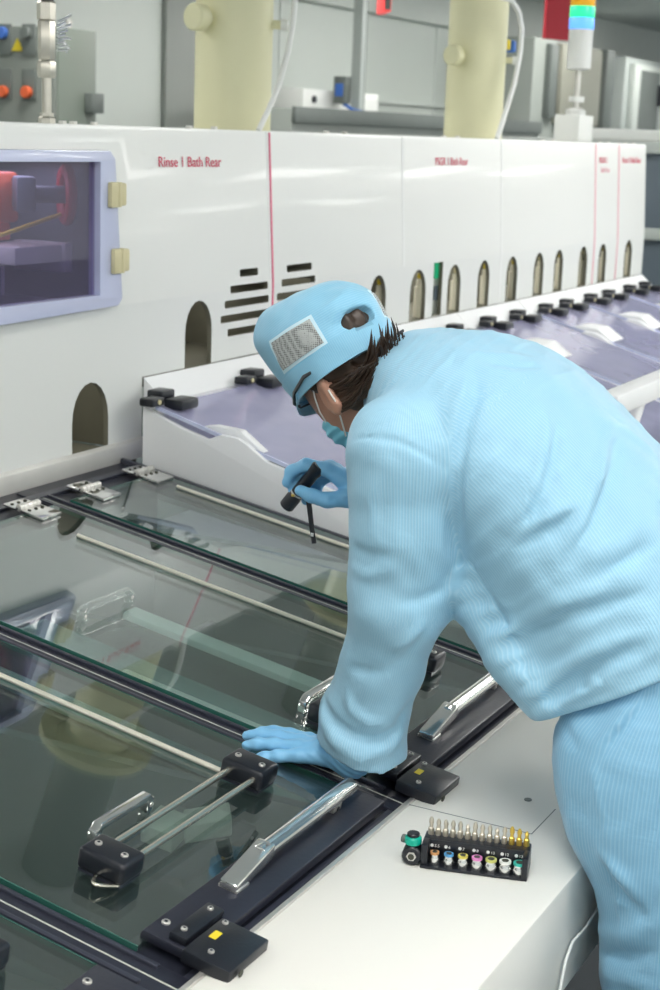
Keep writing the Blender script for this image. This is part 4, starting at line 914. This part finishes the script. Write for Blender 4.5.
# cap with band, brim and mesh panel
cs = sdf_cap(); cap = sdf_mesh('cap', cs, .0026, capm, who, lambda v: ((v-HC) @ HU)*1.0)
def on_cap(s, f, u, d, off=.0015):
    """the point where the ray from (s, f, u) along d (head axes) meets the cap, pushed outward"""
    d = np.array(d, np.float32); d /= np.linalg.norm(d); ts = np.linspace(0, .16, 140, dtype=np.float32)
    P = np.array(hp(s, f, u), np.float32) + ts[:, None]*(d @ HR).astype(np.float32); F = cs.at(P); k = np.where(F < 0)[0]
    t = ts[k[-1]] if len(k) else .08
    return np.array([s, f, u]) + d*(t + off)
def sheet(name, m, parent, rows, thick, nrm=None, stripe=None):
    """rows: grid of head-space points; thickened towards the head centre"""
    n, k = len(rows), len(rows[0]); bm = bmesh.new(); V = []
    for layer in (0, 1):
        V.append([[None]*k for _ in range(n)])
        for i in range(n):
            for j in range(k):
                p = np.array(rows[i][j], float); c = np.array([0, 0, p[2]*.6]); d = nrm if nrm is not None else (c - p)/np.linalg.norm(c - p)
                V[layer][i][j] = bm.verts.new(Vector(hp(*(p + layer*thick*np.array(d)))) - PO)
    for i in range(n-1):
        for j in range(k-1):
            bm.faces.new((V[0][i][j], V[0][i+1][j], V[0][i+1][j+1], V[0][i][j+1])); bm.faces.new((V[1][i][j], V[1][i][j+1], V[1][i+1][j+1], V[1][i+1][j]))
    for i in range(n-1):
        for j in (0, k-1): bm.faces.new((V[0][i][j], V[1][i][j], V[1][i+1][j], V[0][i+1][j]))
    for j in range(k-1):
        for i in (0, n-1): bm.faces.new((V[0][i][j], V[0][i][j+1], V[1][i][j+1], V[1][i][j]))
    bmesh.ops.recalc_face_normals(bm, faces=bm.faces[:]); me = bpy.data.meshes.new(name); bm.to_mesh(me); bm.free(); me.materials.append(m); me.shade_smooth(); me.set_sharp_from_angle(angle=.8)
    if stripe:
        a = me.attributes.new('stripe', 'FLOAT', 'POINT'); vv = np.array([(v.co + PO) for v in me.vertices], np.float32); a.data.foreach_set('value', stripe(vv).astype(np.float32))
    o = bpy.data.objects.new(name, me); COL.objects.link(o); o.parent = parent; return o
rows = []
for u in np.linspace(-.012, .026, 6):
    rr = []
    for a in np.linspace(0, 2*PI, 73): rr.append(on_cap(0, 0, max(-.006, u), (math.cos(a), math.sin(a), 0), .0025) * np.array([1, 1, 0]) + np.array([0, 0, u - .004*math.sin(a)]))
    rows.append(rr)
sheet('cap_band', capm, cap, rows, .004, stripe=lambda v: np.arctan2((v-HC) @ HF, (v-HC) @ HX)*.1)
rows = []
for r_ in np.linspace(0, 1, 7):
    rr = []
    for a in np.linspace(math.radians(15), math.radians(165), 31):
        q = on_cap(0, 0, .0, (math.cos(a), math.sin(a), 0), -.002); k = max(0., math.sin((a-math.radians(15))/math.radians(150)*PI))**.5
        rr.append(q + np.array([.006*math.cos(a)*r_, .010*r_*k, -.004 - .024*r_*k]))
    rows.append(rr)
sheet('cap_brim', capm, cap, rows, .003, nrm=(0, -.3, -1), stripe=lambda v: (v-HC) @ HX)
m_, N_, L_, B_ = nt('grey_mesh'); tc = N_.new('ShaderNodeTexCoord'); vo = N_.new('ShaderNodeTexVoronoi'); vo.inputs['Scale'].default_value = 330; vo.inputs['Randomness'].default_value = .15
mx = N_.new('ShaderNodeMix'); mx.data_type = 'RGBA'; mx.inputs['A'].default_value = (.10, .10, .10, 1); mx.inputs['B'].default_value = (.47, .49, .48, 1); mr = N_.new('ShaderNodeMapRange'); mr.inputs['From Min'].default_value = .25; mr.inputs['From Max'].default_value = .55
L_.new(tc.outputs['Object'], vo.inputs['Vector']); L_.new(vo.outputs['Distance'], mr.inputs['Value']); L_.new(mr.outputs['Result'], mx.inputs['Factor']); L_.new(mx.outputs['Result'], B_.inputs['Base Color']); B_.inputs['Roughness'].default_value = .6
c4 = [(174, .081), (229, .075), (230, .033), (169, .036)]            # corners: bearing round the cap in degrees, height
def patch(sd, c4, n, off):
    rows = []
    for i in range(n+1):
        t = i/n; rr = []
        for j in range(n+1):
            w = j/n; A = np.array(c4[0], float)*(1-t) + np.array(c4[3])*t; B = np.array(c4[1], float)*(1-t) + np.array(c4[2])*t; q = A*(1-w) + B*w; a = math.radians(q[0])
            rr.append(on_cap(0, 0, q[1], (-sd*math.cos(a), math.sin(a), 0), off))
        rows.append(rr)
    return rows
for sd in (-1, 1):
    g = [(c[0] + (3.2 if c[0] > 200 else -3.2), c[1] + (.005 if c[1] > .05 else -.005)) for c in c4]
    e = sheet('mesh_border', mat('pale_tape', (.60, .78, .86), .6) if sd < 0 else bpy.data.materials['pale_tape'], cap, patch(sd, g, 10, .0012), .002)
    sheet('mesh_panel', m_, cap, patch(sd, c4, 10, .0022), .002)
# hair: a base under the band and loose locks flipping up at the nape
hs = Sdf(); hs.add(ellip(hp(0, .008, .0), (.0752, .0872, .075), HR), .01)
_nape = ellip(hp(0, -.046, -.045), (.062, .042, .045), HR); _top = HC + HU*-.012
def nape(P): return np.maximum(_nape(P), (P - _top) @ HU)
nape.bb = _nape.bb; hs.add(nape, .006); hs.add(ellip(hp(.002, -.062, .042), (.040, .024, .026), HR), .015)
hs.cut(hp(0, .0, 0), HF*.8 + HU*.9); hs.post.append(lambda P, F: F + .003*np.sin(((P-HC) @ HF)*60 + ((P-HC) @ HX)*260))
hs.sub(ellip(hp(0, .055, -.05), (.09, .06, .06), HR), .004)
hair = sdf_mesh('hair', hs, .0035, hairm, who)
lk = MB(Matrix.Translation(-PO)); rng = random.Random(5)
for k in range(240):
    an = math.radians(rng.uniform(192, 318)); r_ = rng.uniform(.94, 1.02); u = rng.uniform(-.068, -.022)
    p0 = np.array([.074*math.cos(an)*r_, .084*math.sin(an)*r_ - .004, u]); tip = rng.random()*(1. if an > 4.2 else .4)
    tgt = np.array([p0[0]*.5 + rng.uniform(-.02, .02), -.118 - .030*tip, -.040 + .058*tip*tip*tip + (u+.04)*.5]); dr = tgt - p0; L = min(1., .075/np.linalg.norm(dr))
    p3 = p0 + dr*L; out = p0*np.array([.09, .09, 0])/.09
    p1 = p0 + (p3-p0)*.35 + out*.04*rng.random() + np.array([0, 0, -.006]); p2 = p0 + (p3-p0)*.72 + out*.03 + np.array([0, 0, -.006])
    lk.tube([Vector(hp(*q)) for q in (p0, p1, p2, p3)], [.0026, .0032, .0024, .0003], 5)
lk.build('loose_locks', hairm, hair, angle=60)
# mask, loops and glasses
ms = Sdf(); ms.add(ellip(hp(0, .042, -.070), (.061, .056, .054), HR), .01); ms.cut(hp(0, .010, -.06), -HF + HU*.1); ms.cut(hp(0, .05, -.056), HU); ms.post.append(lambda P, F: F + .0015*np.sin(((P-HC) @ HU)*420))
mk = sdf_mesh('face_mask', ms, .003, mat('mask_blue', (.22, .60, .76), .7), who)
lp = mat('white_elastic', (.85, .83, .78), .6)
for sd in (-1, 1):
    MB(Matrix.Translation(-PO)).tube([Vector(hp(sd*.0745, -.004, -.008)), Vector(hp(sd*.0745, .008, -.025)), Vector(hp(sd*.070, .024, -.045)), Vector(hp(sd*.060, .040, -.062))], .0014, 6).tube([Vector(hp(sd*.076, -.042, -.030)), Vector(hp(sd*.075, -.042, -.05)), Vector(hp(sd*.068, -.020, -.072)), Vector(hp(sd*.055, .016, -.097))], .0014, 6).build('ear_loop', lp, mk)
gl = MB(Matrix.Translation(-PO))
for sd in (-1, 1): gl.tube([Vector(hp(sd*.091, -.046, .004)), Vector(hp(sd*.0935, -.026, .006)), Vector(hp(sd*.090, .03, -.001)), Vector(hp(sd*.082, .060, -.010)), Vector(hp(sd*.068, .074, -.016))], [.0022, .003, .0032, .0032, .003], 8, flat=(.7, 1.2))
gl.tube([Vector(hp(s, .099-.5*abs(s)**1.5, -.016)) for s in np.linspace(-.064, .064, 15)], .0016, 6)
gg = gl.build('safety_glasses', 'black', who)
rows = [[(s, .098-.52*abs(s)**1.5 - .10*abs(u+.02), u) for s in np.linspace(-.062, .062, 21)] for u in np.linspace(-.012, -.036, 6)]
sheet('lens', M['clear'], gg, rows, .0015)
# flashlight in the right hand, its lanyard hanging
def lead(a, b): return Vector(a), Vector(b)
a, b = Vector((2.302, 1.253, 1.233)), Vector((2.302, 1.194, 1.309)); ax = (b-a); Lf = ax.length
fl = thing('flashlight', 'small black flashlight held in the right glove', 'flashlight', a); 
MB().lathe([(.0115, 0), (.0130, .002), (.0130, .024), (.0114, .028), (.0108, Lf-.016), (.0122, Lf-.013), (.0122, Lf), (.0100, Lf+.003)], (0, 0, 0), ax, 28).build('flashlight_body', 'black', fl)
MB().cyl(ax.normalized()*.0012, -ax.normalized()*.0004, .009, 20).build('front_lens', 'chrome', fl)
MB().lathe([(.0117, .031), (.0117, .034)], (0, 0, 0), ax, 24).build('knurled_ring', 'steel', fl)
MB().box((-.0128, -.003, -.002), (-.0105, .003, .002), X=Matrix.Translation(ax*.32)).build('gold_mark', gold, fl)
ly = tag(MB().tube([(2.300, 1.212, 1.262), (2.300, 1.207, 1.235), (2.300, 1.202, 1.205), (2.300, 1.1965, 1.178)], [.0050, .0050, .0046, .0046], 8, flat=(1, .25)).build('lanyard', 'black'), 'black strap hanging from the flashlight in the right glove', 'strap')
MB().box((2.2975, 1.1975, 1.190), (2.2990, 1.2025, 1.196)).build('strap_print', 'white', ly)
